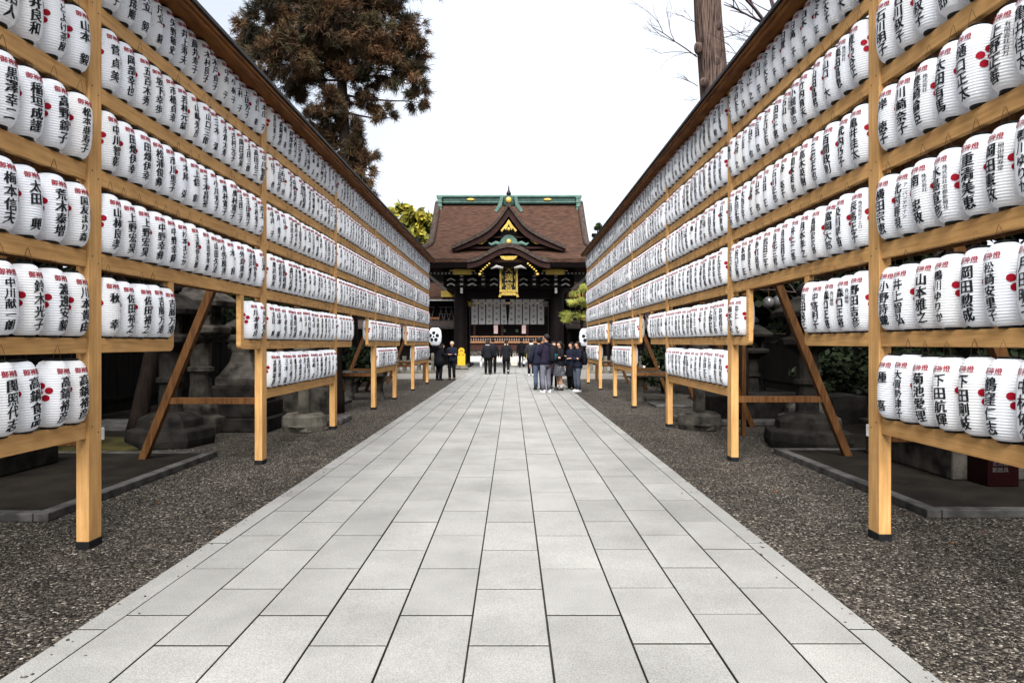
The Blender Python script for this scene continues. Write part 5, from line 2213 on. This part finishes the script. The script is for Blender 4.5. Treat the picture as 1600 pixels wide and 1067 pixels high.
    for an in (ll[1], rl[1]):
        an = V3(an)
        mb = MB()
        b0 = an.z - .09
        v = [(an.x, an.y + .06, b0 + .05, .042, .05)]
        loft(mb, [(an.x, an.y - .045, b0, .048, .135), (an.x, an.y - .045, b0 + .025, .050, .138), (an.x, an.y - .03, b0 + .065, .044, .110), (an.x, an.y + .01, b0 + .10, .044, .055)], 14)
        mb.build('shoe', shoe_m or M_SHOEB, t, smooth=True, local=True)
    return t


def backpack(label, p, face, k, m, pocket_m):
    x, y, _ = p.location
    a = R(face)
    off = Vector((0, .20 * k, 1.16 * k))
    w_ = Matrix.Rotation(a, 3, 'Z') @ off
    t = thing('backpack', label, 'backpack', (x + w_.x, y + w_.y, w_.z), None, a)
    t.scale = (k, k, k)
    mb = MB()
    loft(mb, [(0, .03, -.24, .13, .075), (0, .04, -.20, .155, .095), (0, .04, .05, .15, .10), (0, .03, .17, .12, .085), (0, .01, .22, .06, .05)], 16)
    mb.build('bag', m, t, smooth=True, local=True)
    mb = MB()
    loft(mb, [(0, .12, -.20, .10, .035), (0, .125, -.08, .105, .04), (0, .12, -.02, .09, .03)], 12)
    mb.build('pocket', pocket_m, t, smooth=True, local=True)
    for sx in (-1, 1):
        mb = MB()
        mb.tube([(sx * .08, -.02, .20), (sx * .11, -.15, .27), (sx * .12, -.32, .20), (sx * .13, -.345, .0), (sx * .13, -.16, -.17), (sx * .11, -.03, -.2)], .016, 6)
        mb.build('strap', m, t, smooth=True, local=True)
    return t


def tote(label, x, y, z, m, w_=.30, h_=.36, rz=0.0):
    t = thing('tote_bag', label, 'bag', (x, y, z), None, R(rz))
    mb = MB()
    loft(mb, [(0, 0, 0, w_ * .46, .06), (0, 0, h_ * .4, w_ * .5, .07), (0, 0, h_, w_ * .5, .03)], 14)
    mb.build('bag', m, t, smooth=False, local=True)
    for s_ in (-1, 1):
        mb = MB()
        mb.tube([(-w_ * .25, s_ * .02, h_ - .02), (-w_ * .12, s_ * .012, h_ + .14), (w_ * .12, s_ * .012, h_ + .14), (w_ * .25, s_ * .02, h_ - .02)], .010, 6)
        mb.build('handle', m, t, smooth=True, local=True)
    return t


def at(px_, fy):
    D = CAMH * FPX / (fy - 536)
    return (px_ - 800) * D / FPX, D


walkL = {'l': ((.10, -.06, .48), (.10, -.09, .09)), 'r': ((-.10, .03, .48), (-.10, .15, .10))}
walkR = {'l': ((.10, .03, .48), (.10, .15, .10)), 'r': ((-.10, -.06, .48), (-.10, -.09, .09))}
front = {'l': ((.24, .0, 1.12), (.07, -.24, 1.13)), 'r': ((-.24, .0, 1.12), (-.07, -.24, 1.13))}
phone = {'l': ((.24, .0, 1.12), (.07, -.26, 1.20)), 'r': ((-.25, .03, 1.12), (-.26, -.05, .87))}

x, y = at(686, 594.5)
person('stout person in dark coat standing with head bowed under the left plum crest lantern', x, y, 1.50, 140, BLACK, BLKT, arms=front, bow=1.6, coat=.62, bulk=1.22, hair='bob')
x, y = at(706, 593.5)
person('person with pale knit hat and navy jacket, hands held together, left of the yellow signboard', x, y, 1.50, -15, NAVY, BLKT, arms=front, coat=.80, hair='short', hair_m=M_GHAIR, bulk=1.05)
x, y = at(762, 586)
person('person in dark coat walking away arm in arm on the left of the couple', x, y, 1.56, 178, BLACK, BLKT, coat=.76, legs=walkL, hair='bob', bulk=1.1, scarf=M_SOCK)
bx_, by_ = x - .29, y - .02
tote('white shopping bag hanging low beside the left one of the walking couple', bx_, by_, .38, M_SHOEW, .24, .30, 80)
x, y = at(770, 585)
person('taller person in black jacket walking away on the right of the couple', x, y + .12, 1.62, 182, BLACK, BLKT, coat=.80, legs=walkR, hair='short')
x, y = at(791, 585.5)
person('person in long dark coat walking away along the centre of the path', x, y, 1.56, 180, BLACK, BLKT, M_SHOEB, coat=.62, legs=walkL, hair='tail', socks=True, scarf=cloth('tan_scarf', (.40, .30, .22)))
tote('large cream tote bag carried by the person at the centre of the path', x + .36, y - .02, .42, cloth('cream_canvas', (.40, .36, .30)), .34, .38, 10)
x, y = at(815, 574.5)
person('distant person in black suit walking under the gate', x, y, 1.66, 170, BLACK, BLKT, coat=.80, legs=walkR, hair='short')
tote('olive yellow bag carried by the distant person under the gate', x + .40, y - .05, .48, cloth('olive_canvas', (.33, .27, .08)), .30, .34, 30)
x, y = at(830, 588.5)
person('person in charcoal jacket with white shoes half hidden behind the tall student', x, y, 1.60, 175, CHAR, BLKT, M_SHOEW, coat=.72, legs=walkL, hair='short', scarf=M_SOCK)
tote('small white bag at the side of the half hidden person in charcoal', x - .30, y - .1, .55, M_SHOEW, .14, .16, 80)
x, y = at(845, 612)
person('student in blue jeans mostly hidden behind the tall one with backpack', x - .05, y + .35, 1.58, 200, NAVY, JEAN, M_SHOEB, coat=.82, hair='short')
x, y = at(853, 615.5)
p8 = person('tall student in plum navy jacket and grey trousers turned to the group', x, y, 1.66, 215, PURP, GREYT, M_SHOEW, arms=phone, coat=.84, hair='short', turn=25, bulk=1.04)
backpack('black backpack with teal pocket worn by the tall student', p8, 215 + 28, 1.0, BLACK, cloth('teal_cloth', (.012, .048, .06)))
x, y = at(866, 609)
person('smiling student with dark hair standing behind the one in plaid skirt', x, y + .25, 1.46, 15, BLACK, BLKT, M_SHOEB, arms=front, coat=.80, skirt=(.52, MARO), hair='long')
x, y = at(874, 611.5)
person('student in black jumper, plaid skirt and white socks facing the tall student', x, y, 1.46, -62, BLACK, None, M_SHOEB,
       arms={'l': ((.22, -.05, 1.12), (.06, -.30, 1.16)), 'r': ((-.22, -.03, 1.12), (-.05, -.30, 1.14))}, coat=.86, skirt=(.50, M_PLAID), hair='tail', socks=True)
x, y = at(892, 609.5)
person('student in dark jacket and black tights with long hair beside the plaid skirt', x, y, 1.46, -55, NAVY, BLKT, M_SHOEB, arms=phone, coat=.80, skirt=(.50, BLACK), hair='long', bare='tights')
x, y = at(902, 612.5)
p13 = person('student in navy jacket and slate trousers at the right end of the group', x, y, 1.48, -70, NAVY, DGREY, M_SHOEW, arms=front, coat=.82, hair='short', bulk=1.05)
backpack('dark backpack worn by the student at the right end of the group', p13, -70, .87, BLACK, CHAR)
